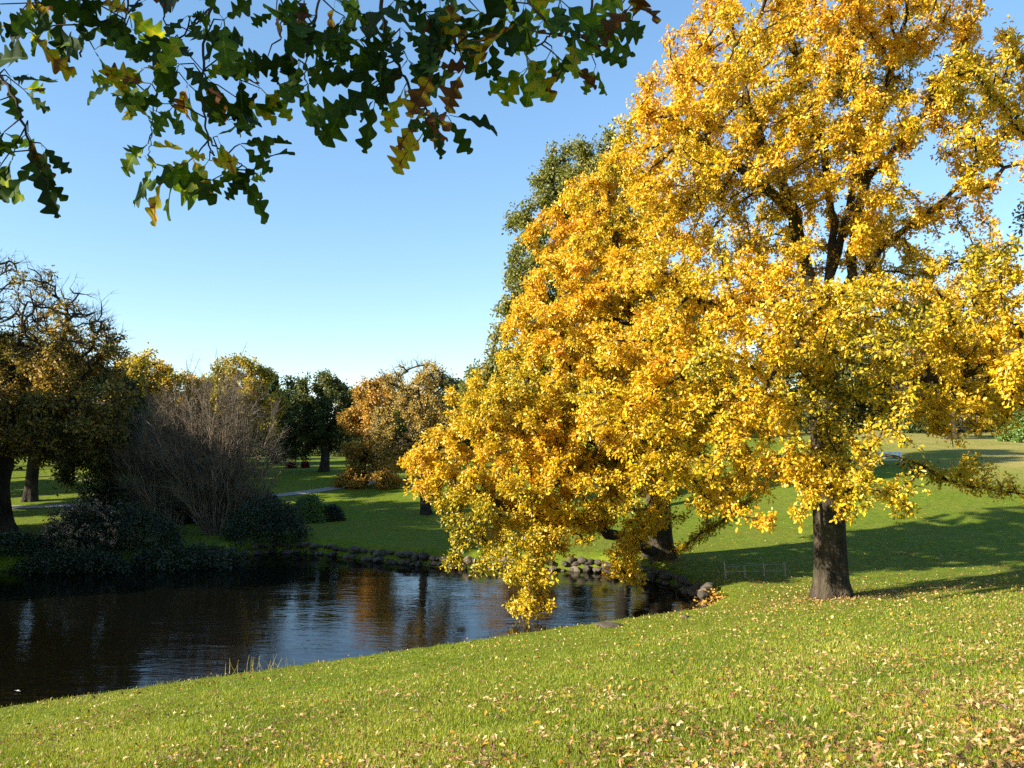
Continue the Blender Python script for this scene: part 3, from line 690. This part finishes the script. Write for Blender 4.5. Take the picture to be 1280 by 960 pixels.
# --- the bare many-stemmed shrub
def bare_shrub(px, d, label, h, w, n, seed):
    r = np.random.default_rng(seed)
    x = (px - 640) / F * d; base = np.array([x, d, gz(x, d)])
    root = empty('bare_shrub', tuple(base), label, 'shrub')
    mb = MB(); tw = MB()
    for k in range(n):
        az = r.uniform(0, 2 * math.pi); out = w * math.sqrt(r.uniform(.0, 1))
        top = base + np.array([math.cos(az) * out, math.sin(az) * out * .7, h * (1 - .42 * (out / w) ** 2) * r.uniform(.62, 1.04)])
        a = base + np.array([math.cos(az) * .35, math.sin(az) * .3, -.1]) * r.uniform(.3, 1.5)
        t = np.linspace(0, 1, 7)[:, None]
        c = a + (top - a) * np.concatenate([t ** .8, t ** .8, t], 1) + r.normal(size=(7, 3)) * np.array([.17, .17, .08]) * t ** .6
        r0 = r.uniform(.02, .045)
        mb.tube(c, r0 * (1 - .85 * t[:, 0]), 4)
        dm = unit((top - a)[None])[0]
        for j in range(12):
            u = r.uniform(.22, .98); i = min(int(u * 6), 5); s = c[i] + (c[i + 1] - c[i]) * (u * 6 - i)
            dr = unit((dm * .75 + r.normal(size=3) * .42 + np.array([0, 0, .25]))[None])[0]
            ln = r.uniform(.5, 1.5)
            e = s + dr * ln; m = s + dr * ln * .5 + r.normal(size=3) * .05
            tw.tube(np.array([s, m, e]), [.011, .008, .003], 3)
            for q in range(6):
                s2 = s + (e - s) * r.uniform(.25, .9); d2 = unit((dr + r.normal(size=3) * .45)[None])[0]
                tw.tube(np.array([s2, s2 + d2 * r.uniform(.25, .6)]), [.006, .0025], 3)
    mb.build('stems', M['bark_pale'], root, smooth=True)
    tw.build('twigs', M['bark_pale'], root, smooth=True)
    return root
bare_shrub(272, 38.5, 'large bare shrub of many upright pale brown stems behind the dark evergreens', 9.0, 3.5, 170, 5)
bare_shrub(205, 39.5, 'smaller bare shrub of brown stems on the left side of the large bare one', 7.2, 2.4, 80, 6)

# ------------------------------------------------------------------ stones
def stone_mesh(seed):
    import bmesh
    bm = bmesh.new(); bmesh.ops.create_icosphere(bm, subdivisions=3, radius=1)
    for v in bm.verts:
        p = v.co.copy()
        k = 1 + .42 * mnoise.noise(p * 1.2 + Vector((seed * 5, 0, 0))) + .14 * mnoise.noise(p * 3 + Vector((0, seed * 3, 0)))
        v.co = p * k
    me = bpy.data.meshes.new('boulder'); bm.to_mesh(me); bm.free()
    for f in me.polygons: f.use_smooth = True
    me.materials.append(M['stone']); return me
SM = [stone_mesh(k) for k in range(8)]
def stone(x, y, z, s, label, group=None, name='boulder'):
    o = bpy.data.objects.new(name, SM[random.randrange(8)]); COL.objects.link(o)
    o.location = (x, y, z); o.scale = s; o.rotation_euler = (random.uniform(-.3, .3), random.uniform(-.3, .3), random.uniform(0, 6.3))
    return tag(o, label, 'boulder', group)
edge = resample(np.array([(*p, 0) for p in POND[5:16]]), .30)
for k, q in enumerate(edge):
    if q[1] < 24.4: continue
    for row in range(2):
        s = random.uniform(.07, .22)
        stone(q[0] + random.uniform(-.12, .12), q[1] + random.uniform(-.1, .1) + row * .2, WATER + .06 + row * .27 + random.uniform(-.05, .08), (s * random.uniform(.9, 1.5), s * random.uniform(.7, 1.1), s * random.uniform(.5, .95)),
              'grey rounded boulder in the rough stone edging of the far pond bank', 'boulders edging the far bank')
for px, py, s, lab in [(762, 784, .34, 'pale flat stone on the near shore under the drooping oak'), (856, 772, .2, 'small pale stone on the near shore next to the pond inlet')]:
    q = ground_at(px, py); stone(q[0], q[1], q[2] + .02, (s, s * .6, s * .28), lab)

# ------------------------------------------------------------------ small built things
q = ground_at(928, 722)
root = empty('wire_fence', tuple(q), 'short broken run of low wire fence on grey posts left of the big oak', 'fence')
xs = [-.6, .08, .75, 1.5]
for k, x in enumerate(xs):
    mb = MB(); hh = [.62, .4, .5, .5][k]
    z0 = gz(q[0] + x, q[1] + k * .05)
    mb.tube(np.array([[q[0] + x + .04, q[1] + k * .05, z0 - .1], [q[0] + x - .03 * (k == 0), q[1] + k * .05, z0 + hh]]), [.028, .024], 8)
    mb.build('post', M['wood_post'], root)
for hz in (.2, .42):
    mb = MB()
    mb.tube(np.array([[q[0] + x, q[1] + k * .05 - .03, gz(q[0] + x, q[1] + k * .05) + hz * (.9 if k == 1 else 1) + random.uniform(-.03, .03)] for k, x in enumerate(xs)]), [.008] * 4, 5)
    mb.build('wire', M['metal'], root)

q = ground_at(1112, 583)
root = empty('park_bench', tuple(q), 'white painted bench up the slope behind the big oak', 'bench')
mb = MB(); [mb.box((q[0], q[1] + o, q[2] + .45), (2.0, .12, .04)) for o in (-.15, 0, .15)]; mb.build('seat', M['wood_white'], root)
mb = MB(); [mb.box((q[0], q[1] + .26, q[2] + .62 + o), (2.0, .035, .12)) for o in (0, .16, .32)]; mb.build('backrest', M['wood_white'], root)
for sx in (-.85, .85):
    mb = MB(); mb.box((q[0] + sx, q[1] - .15, q[2] + .2), (.07, .07, .46)); mb.build('leg', M['wood_white'], root)
    mb = MB(); mb.box((q[0] + sx, q[1] + .225, q[2] + .47), (.07, .05, 1.0)); mb.build('leg', M['wood_white'], root)

# dark pavilion with a glazed front on the hilltop
d = 96.0; c = P(1196, 535, d); zb = gz(c[0], d)
root = empty('park_pavilion', (c[0], d, zb), 'low dark pavilion with a row of tall windows on the hilltop', 'building')
W_, D_, H_ = 7.0, 6.0, 2.3
top = max(c[2], zb)
mb = MB(); mb.box((c[0], d + D_ / 2, (zb - .3 + top + H_) / 2), (W_, D_, top + H_ - zb + .3)); mb.build('wall', M['cladding'], root)
mb = MB(); mb.box((c[0], d + D_ / 2 - .2, top + H_ + .14), (W_ + 1.0, D_ + 1.0, .28)); mb.build('roof', M['roof'], root)
for k in range(7):
    x = c[0] - W_ / 2 + .5 + k * 1.0
    fb = MB()
    for sx in (-.43, .43): fb.box((x + sx, d - .04, top + 1.1), (.07, .08, 1.9))
    for sz in (.19, 2.01): fb.box((x, d - .04, top + sz), (.79, .08, .08))
    fr = fb.build('window', M['frame'], root)
    gb = MB(); gb.box((x, d - .012, top + 1.1), (.78, .02, 1.74)); gb.build('pane', M['glass'], fr)
mb = MB(); mb.box((c[0], d - .5, (zb - .2 + top) / 2 + .03), (W_ + .2, .7, top - zb + .2)); mb.build('terrace', M['cladding'], root)

# pale leaf adrift on the water, reeds at the near bank
def leaf_template(seed, n=41, lobes=3.7, width=.31, curl=.12, cup=.10):
    r = np.random.default_rng(seed)
    t = np.linspace(0, 1, n)
    env = np.sin(np.pi * np.clip(t * .93 + .05, 0, 1) ** 1.25) ** .75
    ph = r.uniform(-.15, .15)
    V = []; 
    def side(p):
        a = lobes * (t + .06 * np.sin(2.5 * t + seed)) + p
        amp = r.uniform(.55, 1.15, int(lobes) + 3)[np.clip(np.floor(a + .5).astype(int), 0, int(lobes) + 2)]
        c = (.5 + .5 * np.cos(2 * np.pi * a)) ** .75
        return width * env * (.34 + .72 * c * amp) + .008 * np.sin(t * 55 + seed * p) * env
    wl = side(.55 + ph); wr = side(.40 - ph)
    wl[0] = wr[0] = .012; wl[1] *= .6; wr[1] *= .6
    sweep = .10 * env
    bend = -curl * t ** 2
    mid = np.stack([r.uniform(-.06, .06) * np.sin(t * 3), t, bend], -1)
    lf = mid + np.stack([-wl, sweep, cup * wl * 1.5 + .025 * np.sin(t * 13 + seed)], -1)
    rt = mid + np.stack([wr, sweep, cup * wr * 1.5 + .025 * np.sin(t * 12 + seed * 2)], -1)
    li = mid + (lf - mid) * .1; ri = mid + (rt - mid) * .1
    st = np.array([[-.012, -.18, .02], [.012, -.18, .02]])     # leaf stalk
    V = np.concatenate([lf, li, mid, ri, rt, st])
    i = np.arange(n - 1)
    q = np.concatenate([np.stack([i + k * n, i + (k + 1) * n, i + (k + 1) * n + 1, i + k * n + 1], -1) for k in range(4)] + [[[5 * n, 5 * n + 1, 4 * n, 0]]])
    return V, q
LT = [leaf_template(s, curl=c_, cup=u_) for s, c_, u_ in [(1, .12, .1), (2, .25, .2), (3, .05, .25), (4, .2, -.1), (5, -.1, .15), (6, .3, .05)]]

o = add_obj('floating_leaf', make_mesh('floating_leaf', LT[0][0] * .16, [LT[0][1]], M['wood_white']))
q = P(25, 866, 5.2 * F / (866 - HOR)); o.location = (q[0], q[1], WATER + .03); o.rotation_euler = (.1, .15, 1.2)
tag(o, 'pale leaf floating on the dark water near the left border', 'leaf')

for px, py, nst, lab in [(322, 838, 26, 'sparse tuft of tall dry grass on the near bank edge'), (250, 853, 60, 'short green tuft left of the dry grass on the near bank edge')]:
    q = ground_at(px, py + 2); r = np.random.default_rng(px)
    mb = MB()
    for k in range(nst):
        a = q + np.array([r.normal() * .45, r.normal() * .15, 0]); a[2] = gz(a[0], a[1])
        hh = r.uniform(.15, .4) if nst < 40 else r.uniform(.06, .16)
        e = a + np.array([r.normal() * .08, r.normal() * .08, hh])
        mb.tube(np.array([a, (a + e) / 2 + r.normal(size=3) * .01, e]), [.006, .005, .002], 3)
    o = mb.build('grass_tuft', M['blade'], None, tint=None)
    a = o.data.attributes.new('tint', 'FLOAT', 'POINT'); a.data.foreach_set('value', np.full(len(o.data.vertices), .95 if nst < 40 else .6, dtype=np.float32))
    tag(o, lab, 'plant')

# ------------------------------------------------------------------ grass blades and fallen leaves
def near_points(n, ymin, ymax, r, half=.82):
    """points on the near bank, thinning out with distance"""
    u = r.uniform(0, 1, n)
    y = 1 / (1 / ymin + u * (1 / ymax - 1 / ymin))
    x = y * r.uniform(-half, half, n)
    m = pond_sd(x, y) < -.02
    return x[m], y[m]
r = np.random.default_rng(3)
x, y = near_points(430000, 4.7, 27, r)
n = len(x); z = ground_z(x, y)
h = r.uniform(.02, .06, n) * (1 + .5 * np.array([mnoise.noise(Vector((a * 1.3, b_ * 1.3, 11))) for a, b_ in zip(x.tolist(), y.tolist())])); wd = r.uniform(.004, .008, n) * (1 + y / 16)
az = r.uniform(0, 6.283, n); ln = r.uniform(0, .7, n) * h; la = r.uniform(0, 6.283, n)
b = np.stack([x, y, z - .004], -1); sd = np.stack([np.cos(az), np.sin(az), np.zeros(n)], -1) * wd[:, None] * .5
tip = b + np.stack([np.cos(la) * ln, np.sin(la) * ln, h], -1)
V = np.stack([b - sd, b + sd, tip], 1).reshape(-1, 3)
pz = np.array([mnoise.noise(Vector((a * .5, b_ * .5, 2))) + .6 * mnoise.noise(Vector((a * 2.2, b_ * 2.2, 7))) for a, b_ in zip(x.tolist(), y.tolist())])
tn = np.clip(.44 + .34 * pz + r.normal(size=n) * .2, 0, 1)
o = add_obj('grass', make_mesh('grass', V, [np.arange(3 * n).reshape(-1, 3)], M['blade'], np.repeat(tn, 3)))
tag(o, 'short bright green lawn grass on the near bank', 'grass', kind='stuff')

r = np.random.default_rng(5)
x, y = near_points(90000, 4.7, 30, r)
pn = np.array([mnoise.noise(Vector((a * .55, b_ * .55, 0))) for a, b_ in zip(x, y)])
pn2 = np.array([mnoise.noise(Vector((a * 2.1, b_ * 2.1, 5))) for a, b_ in zip(x, y)])
pr = np.clip(.21 + .40 * pn + .3 * pn2 + .24 * ss(.1, .65, x / y) , .07, 1)
k = r.uniform(size=len(x)) < pr
x, y = x[k], y[k]
order = np.argsort(y); x, y = x[order], y[order]
inside = (np.abs(x / y) < .645) & (HOR - ground_z(x, y) / y * F < 955)
idx = np.nonzero(inside)[0][:300]
single = np.zeros(len(x), bool); single[idx] = True
FM = [make_mesh('fallen_leaf', v * .062, [q_], M['leaf_fallen_single']) for v, q_ in LT]
for i in np.nonzero(single)[0]:
    o = bpy.data.objects.new('fallen_leaf', FM[random.randrange(len(FM))]); COL.objects.link(o)
    o.location = (x[i], y[i], gz(x[i], y[i]) + .035); s = random.uniform(.55, 1.1); o.scale = (s, s, s)
    o.rotation_euler = (random.uniform(-.9, .9), random.uniform(-1, 1), random.uniform(0, 6.28))
    tag(o, 'dry brown or yellow oak leaf lying on the grass close to the camera', 'leaf', 'fallen leaves nearest the camera')
xs, ys = x[~single], y[~single]
LL = [leaf_template(q_, n=9, lobes=2.6, curl=c_, cup=u_) for q_, c_, u_ in [(11, .1, .2), (12, .3, .3), (13, .5, .1), (14, -.3, .3)]]
nb = ys < 15; VV = []; QQ = []; TT = []; off = 0
for k in np.nonzero(nb)[0]:
    v, fq = LL[r.integers(4)]
    a, b_, c_ = r.uniform(0, 6.283), r.normal() * .5, r.normal() * .5
    ca, sa = math.cos(a), math.sin(a)
    R = np.array([[ca, -sa, 0], [sa, ca, 0], [0, 0, 1]]) @ np.array([[1, 0, 0], [0, math.cos(b_), -math.sin(b_)], [0, math.sin(b_), math.cos(b_)]]) @ np.array([[math.cos(c_), 0, math.sin(c_)], [0, 1, 0], [-math.sin(c_), 0, math.cos(c_)]])
    w = v * .06 * r.uniform(.5, 1.2) @ R.T + np.array([xs[k], ys[k], 0])
    w[:, 2] += float(ground_z(xs[k:k + 1], ys[k:k + 1])[0]) + r.uniform(.015, .045)
    VV.append(w); QQ.append(fq + off); off += len(w); TT.append(np.full(len(w), r.uniform()))
ex = []
for cx_, cy_, R_, n_ in [(9.35, 23, 9, 4600), (5.75, 30.6, 8, 1300), (16, 32, 12, 1200)]:
    rr_ = R_ * np.abs(r.normal(size=n_)) * .6; aa_ = r.uniform(0, 6.283, n_)
    ex.append(np.stack([cx_ + rr_ * np.cos(aa_), cy_ + rr_ * np.sin(aa_)], -1))
ex = np.concatenate(ex); ex = ex[(pond_sd(ex[:, 0], ex[:, 1]) < -.1) & (ex[:, 1] > 15)]
fx = np.concatenate([xs[~nb], ex[:, 0]]); fy = np.concatenate([ys[~nb], ex[:, 1]])
T = np.stack([fx, fy, ground_z(fx, fy) + .03], -1)
V, Qd, tv = leaf_cloud(T, 1, .012, .058, .042, .8, r=r, droop=0)
VV.append(V); QQ.append(Qd + off); TT.append(tv)
o = add_obj('leaf_litter', make_mesh('leaf_litter', np.concatenate(VV), QQ[:0] + [np.concatenate(QQ)], M['leaf_fallen'], np.concatenate(TT)))
tag(o, 'scatter of dry autumn leaves over the lawn', 'fallen leaves', kind='stuff')

# ------------------------------------------------------------------ the oak overhead
r = np.random.default_rng(9)
ob = np.array([-7.5, -3.0, gz(-7.5, -3.0)])
root = empty('overhanging_oak', tuple(ob), 'oak standing behind the camera with leafy twigs hanging into the top of the view', 'tree')
mb = MB()
mb.tube(np.array([ob + (0, 0, -.3), ob + (.05, 0, 1.2), ob + (.1, .1, 2.6), ob + (0, .1, 4.5), ob + (.2, 0, 8)]), [.62, .5, .46, .34, .12], 14)
bough = np.array([ob + (.1, .1, 2.9), [-5.6, -1.0, 2.0], [-3.6, .9, 2.15], [-2.2, 2.0, 2.05], [-.9, 2.5, 1.9], [.3, 2.75, 1.75], [1.0, 2.9, 1.65]])
bp = catmull(bough, np.linspace(0, 6, 40)); mb.tube(bp, np.linspace(.17, .02, 40), 9)
for k in range(9):
    a = ob + np.array([.1, .1, r.uniform(3.2, 7)]); e = ob + np.array([r.uniform(-3, .8), r.uniform(-2, .8), r.uniform(4.5, 8)])
    mb.tube(np.array([a, (a + e) / 2 + (0, 0, .4), e]), [.1, .06, .02], 6)
mb.build('trunk', M['bark'], root, smooth=True)
T = np.concatenate([in_blobs([b_], n_, r, .4, 1.1, .2, 4) for b_, n_ in [((np.array([-4.3, 1.05, 3.0]), np.array([1.2, .55, .5])), 8), ((np.array([-6.1, .2, 3.9]), np.array([1.4, .6, .5])), 9),  # two small clumps added out of view to shade the hanging leaves
                    ((np.array([-9.5, -4.0, 6.0]), np.array([2.2, 2.2, 2.0])), 1800)]])
V, Qd, tv = leaf_cloud(T, 8, .16, .14, .09, .5, tint=np.full(len(T), .35), r=r)
add_obj('crown', make_mesh('crown', V, [Qd], M['leaf_front'], tv), root)

def near(px, py, d=2.45): return P(px, py, d)
def spray(twigs, clusters, seed, tint=(.3, .22), dense=0):
    """one hanging branch: its twigs and its lobed leaves"""
    r = np.random.default_rng(seed)
    tb = MB(); path = []
    for tw, r0 in twigs:
        p = np.array([near(*q) for q in tw])
        pc = catmull(p, np.linspace(0, len(p) - 1, len(p) * 6)); pc += r.normal(size=pc.shape) * .003
        if tw[0][1] < 0:     # carry it up to the bough
            j = ((bp - pc[0]) ** 2).sum(1).argmin(); pc = np.concatenate([[bp[j]], [(bp[j] + pc[0]) / 2 + (0, 0, .02)], pc])
        tb.tube(pc, np.linspace(r0, r0 * .4, len(pc)), 6); path.append(pc)
    allp = np.concatenate(path)
    VV = []; QQ = []; TT = []; off = 0
    for cl in clusters:
        px, py, k = cl[:3]; tv0 = cl[3] if len(cl) > 3 else None
        c = near(px, py, 2.45 + r.uniform(-.16, .16))
        j = ((allp - c) ** 2).sum(1).argmin(); a = allp[j]
        m = (a + c) / 2 + np.array([0, 0, .012]) + r.normal(size=3) * .008
        tb.tube(np.array([a, m, c]), [.0026, .0022, .0016], 5)
        dout = unit((c - a + np.array([0, 0, -.03]))[None])[0]
        for q in range(k + dense):
            ang = r.uniform(0, 6.283)
            ax = unit((dout * .55 + np.array([math.cos(ang), r.normal() * .35, math.sin(ang) * .9]) * .8 + np.array([0, 0, -.35]))[None])[0]
            nr = np.array([r.normal() * .55, -1 + r.normal() * .5, r.normal() * .6 - .15]); nr = unit((nr - ax * nr.dot(ax))[None])[0]
            sdv = np.cross(ax, nr)
            v, fq = LT[r.integers(len(LT))]
            s = .118 * r.uniform(.6, 1.25)
            w = c + s * .2 * ax + s * (v[:, :1] * sdv * r.uniform(.85, 1.2) + v[:, 1:2] * ax + v[:, 2:3] * nr * 1.3)
            VV.append(w); QQ.append(fq + off); off += len(w)
            t = (tv0 if tv0 is not None else tint[0]) + r.normal() * (tint[1] * (.5 if tv0 is not None else 1))
            if tv0 is None and r.uniform() < .08: t = r.uniform(.86, 1.0)
            n5 = (len(w) - 2) // 5
            tt_ = np.full(len(w), t); tt_[2 * n5:3 * n5] += .14
            ph = r.uniform(0, 6, 4); uu = np.tile(np.linspace(0, 1, n5), 5)
            tt_[:5 * n5] += .05 * np.sin(uu * 9 + ph[0] + np.repeat([0, .5, 1, 1.5, 2], n5)) + .05 * np.sin(uu * 23 + ph[1])
            TT.append(np.clip(tt_, 0, 1))
    br = tb.build('branch', M['bark_twig'], root, smooth=True)
    add_obj('leaves', make_mesh('leaves', np.concatenate(VV), [np.concatenate(QQ)], M['leaf_front'], np.concatenate(TT), smooth=True), br)

spray([([(70, -50), (95, 10), (103, 45), (100, 70)], .007), ([(150, -50), (160, 0), (155, 30)], .005)],
      [(0, 5, 4), (15, 28, 4), (45, 12, 4), (40, 40, 3), (70, 25, 4), (100, 15, 4), (95, 60, 2), (118, 62, 2), (130, 30, 3), (150, 10, 4), (165, 35, 2), (75, 0, 3), (120, 0, 4), (185, -5, 3)], 1)
spray([([(-90, -60), (-30, 60), (8, 105), (28, 150), (40, 190)], .008)],
      [(-5, 80, 4), (12, 95, 4), (30, 112, 3), (0, 125, 3), (5, 165, 4), (35, 165, 3), (52, 180, 3), (15, 200, 3), (45, 205, 3), (-5, 215, 3)], 2)
spray([([(265, -50), (262, 10), (255, 70), (254, 125), (260, 175), (268, 195)], .0055), ([(262, 10), (215, 60), (195, 120), (188, 170), (186, 195)], .003), ([(260, 175), (240, 200), (215, 208)], .003), ([(262, 178), (300, 205), (320, 215)], .003), ([(195, -50), (205, 20), (212, 36)], .004)],
      [(215, 50, 4), (235, 20, 4), (250, 45, 4), (280, 25, 4), (225, 80, 4), (285, 70, 3, .5), (300, 95, 3), (255, 90, 4), (180, 85, 3, .66), (150, 105, 3, .72), (165, 125, 4, .68), (190, 105, 3, .7), (195, 140, 3, .45), (218, 130, 4, .4), (235, 105, 3), (325, 110, 3), (300, 125, 2),  # higher tints put sunlight on these leaves into their colour
       (185, 180, 3, .6), (195, 205, 4, .55), (205, 220, 3, .72), (228, 215, 2, .4), (240, 195, 3, .68), (262, 200, 3, .8), (265, 225, 4, .5), (290, 215, 3, .45), (300, 180, 3, .4), (325, 205, 3), (310, 225, 3), (272, 170, 2, .55), (285, 150, 3)], 3)
spray([([(470, -50), (478, 20), (492, 70), (510, 105), (530, 130), (540, 150)], .007), ([(400, -50), (395, 20), (385, 60), (380, 100)], .005), ([(560, -50), (565, 20), (570, 70)], .005), ([(350, -50), (352, 10), (350, 50)], .004)],
      [(345, 15, 4), (360, 45, 4), (335, 70, 3), (375, 75, 4), (385, 105, 4, .45), (360, 105, 3), (395, 20, 4), (410, 50, 4), (425, 80, 3), (430, 20, 4), (450, 50, 4), (455, 90, 3), (475, 15, 4), (480, 60, 4), (480, 100, 3), (470, 122, 3, .4), (500, 35, 4), (510, 75, 4), (505, 110, 3, .9), (530, 15, 4), (535, 50, 4), (545, 85, 4, .93),
       (560, 30, 4), (570, 60, 4), (580, 85, 3), (590, 40, 3), (600, 15, 4), (525, 140, 3, .9), (545, 160, 3, .25), (560, 145, 3, .25), (530, 165, 2, .9), (615, 45, 3), (550, 0, 4), (420, 0, 4), (380, 0, 4), (495, 0, 4), (445, 120, 2)], 4, dense=0)
spray([([(640, -50), (660, 0), (690, 38), (665, 60)], .006), ([(750, -50), (740, 10), (735, 45)], .006), ([(780, -50), (785, 0)], .004)],
      [(628, 15, 3, .6), (645, 30, 3, .84), (655, 65, 2, .74), (660, 85, 2, .74), (680, 25, 3, .45), (690, 62, 3, .6), (705, 78, 2, .82), (715, 45, 3, .9), (730, 20, 4, .5), (735, 62, 3, .5), (745, 82, 2, .62), (760, 40, 3, .4), (770, 10, 4, .6), (790, 5, 3, .92), (700, 0, 4, .6), (655, -5, 4, .6), (790, 25, 2, .95)], 5)

# ------------------------------------------------------------------ light, sky, camera
EL, SX, SY = math.radians(25), -.90, -.43
sd = Vector((SX, SY, 0)).normalized() * math.cos(EL) + Vector((0, 0, math.sin(EL)))
sun = bpy.data.lights.new('sun', 'SUN'); sun.energy = 5.0; sun.angle = math.radians(.53); sun.color = (1, .93, .8)
so = bpy.data.objects.new('sun', sun); COL.objects.link(so); so.rotation_euler = (-sd).to_track_quat('-Z', 'Y').to_euler()
wd = bpy.data.worlds.new('World'); sc.world = wd; wd.use_nodes = True
nt = wd.node_tree; nt.nodes.clear()
sk = nt.nodes.new('ShaderNodeTexSky'); sk.sky_type = 'NISHITA'; sk.sun_disc = False
sk.sun_elevation = EL; sk.sun_rotation = math.atan2(SX, SY); sk.air_density = 1.0; sk.dust_density = .1; sk.ozone_density = 2.6
bgd = nt.nodes.new('ShaderNodeBackground'); bgd.inputs[1].default_value = .093
wo = nt.nodes.new('ShaderNodeOutputWorld'); gm = nt.nodes.new('ShaderNodeGamma'); gm.inputs[1].default_value = .75; nt.links.new(sk.outputs[0], gm.inputs[0]); hs = nt.nodes.new('ShaderNodeHueSaturation'); hs.inputs['Saturation'].default_value = 1.24; hs.inputs['Value'].default_value = 1.26; nt.links.new(gm.outputs[0], hs.inputs['Color']); nt.links.new(hs.outputs[0], bgd.inputs[0]); nt.links.new(bgd.outputs[0], wo.inputs[0])

cam = bpy.data.cameras.new('camera'); cam.sensor_width = 36; cam.lens = 36 * F / 1280; cam.shift_y = (HOR - 480) / 1280
cam.clip_start = .1; cam.clip_end = 3000
co = bpy.data.objects.new('camera', cam); COL.objects.link(co); co.location = (0, 0, 0); co.rotation_euler = (math.pi / 2, 0, 0)
sc.camera = co
sc.render.resolution_x, sc.render.resolution_y = 1024, 768
vs = sc.view_settings; vs.view_transform = 'Standard'; vs.look = 'None'; vs.exposure = 1.68; vs.gamma = 1; vs.use_curve_mapping = False
cy = sc.cycles; cy.max_bounces = 6; cy.diffuse_bounces = 3; cy.glossy_bounces = 3; cy.transmission_bounces = 4; cy.transparent_max_bounces = 4
cy.use_denoising = False
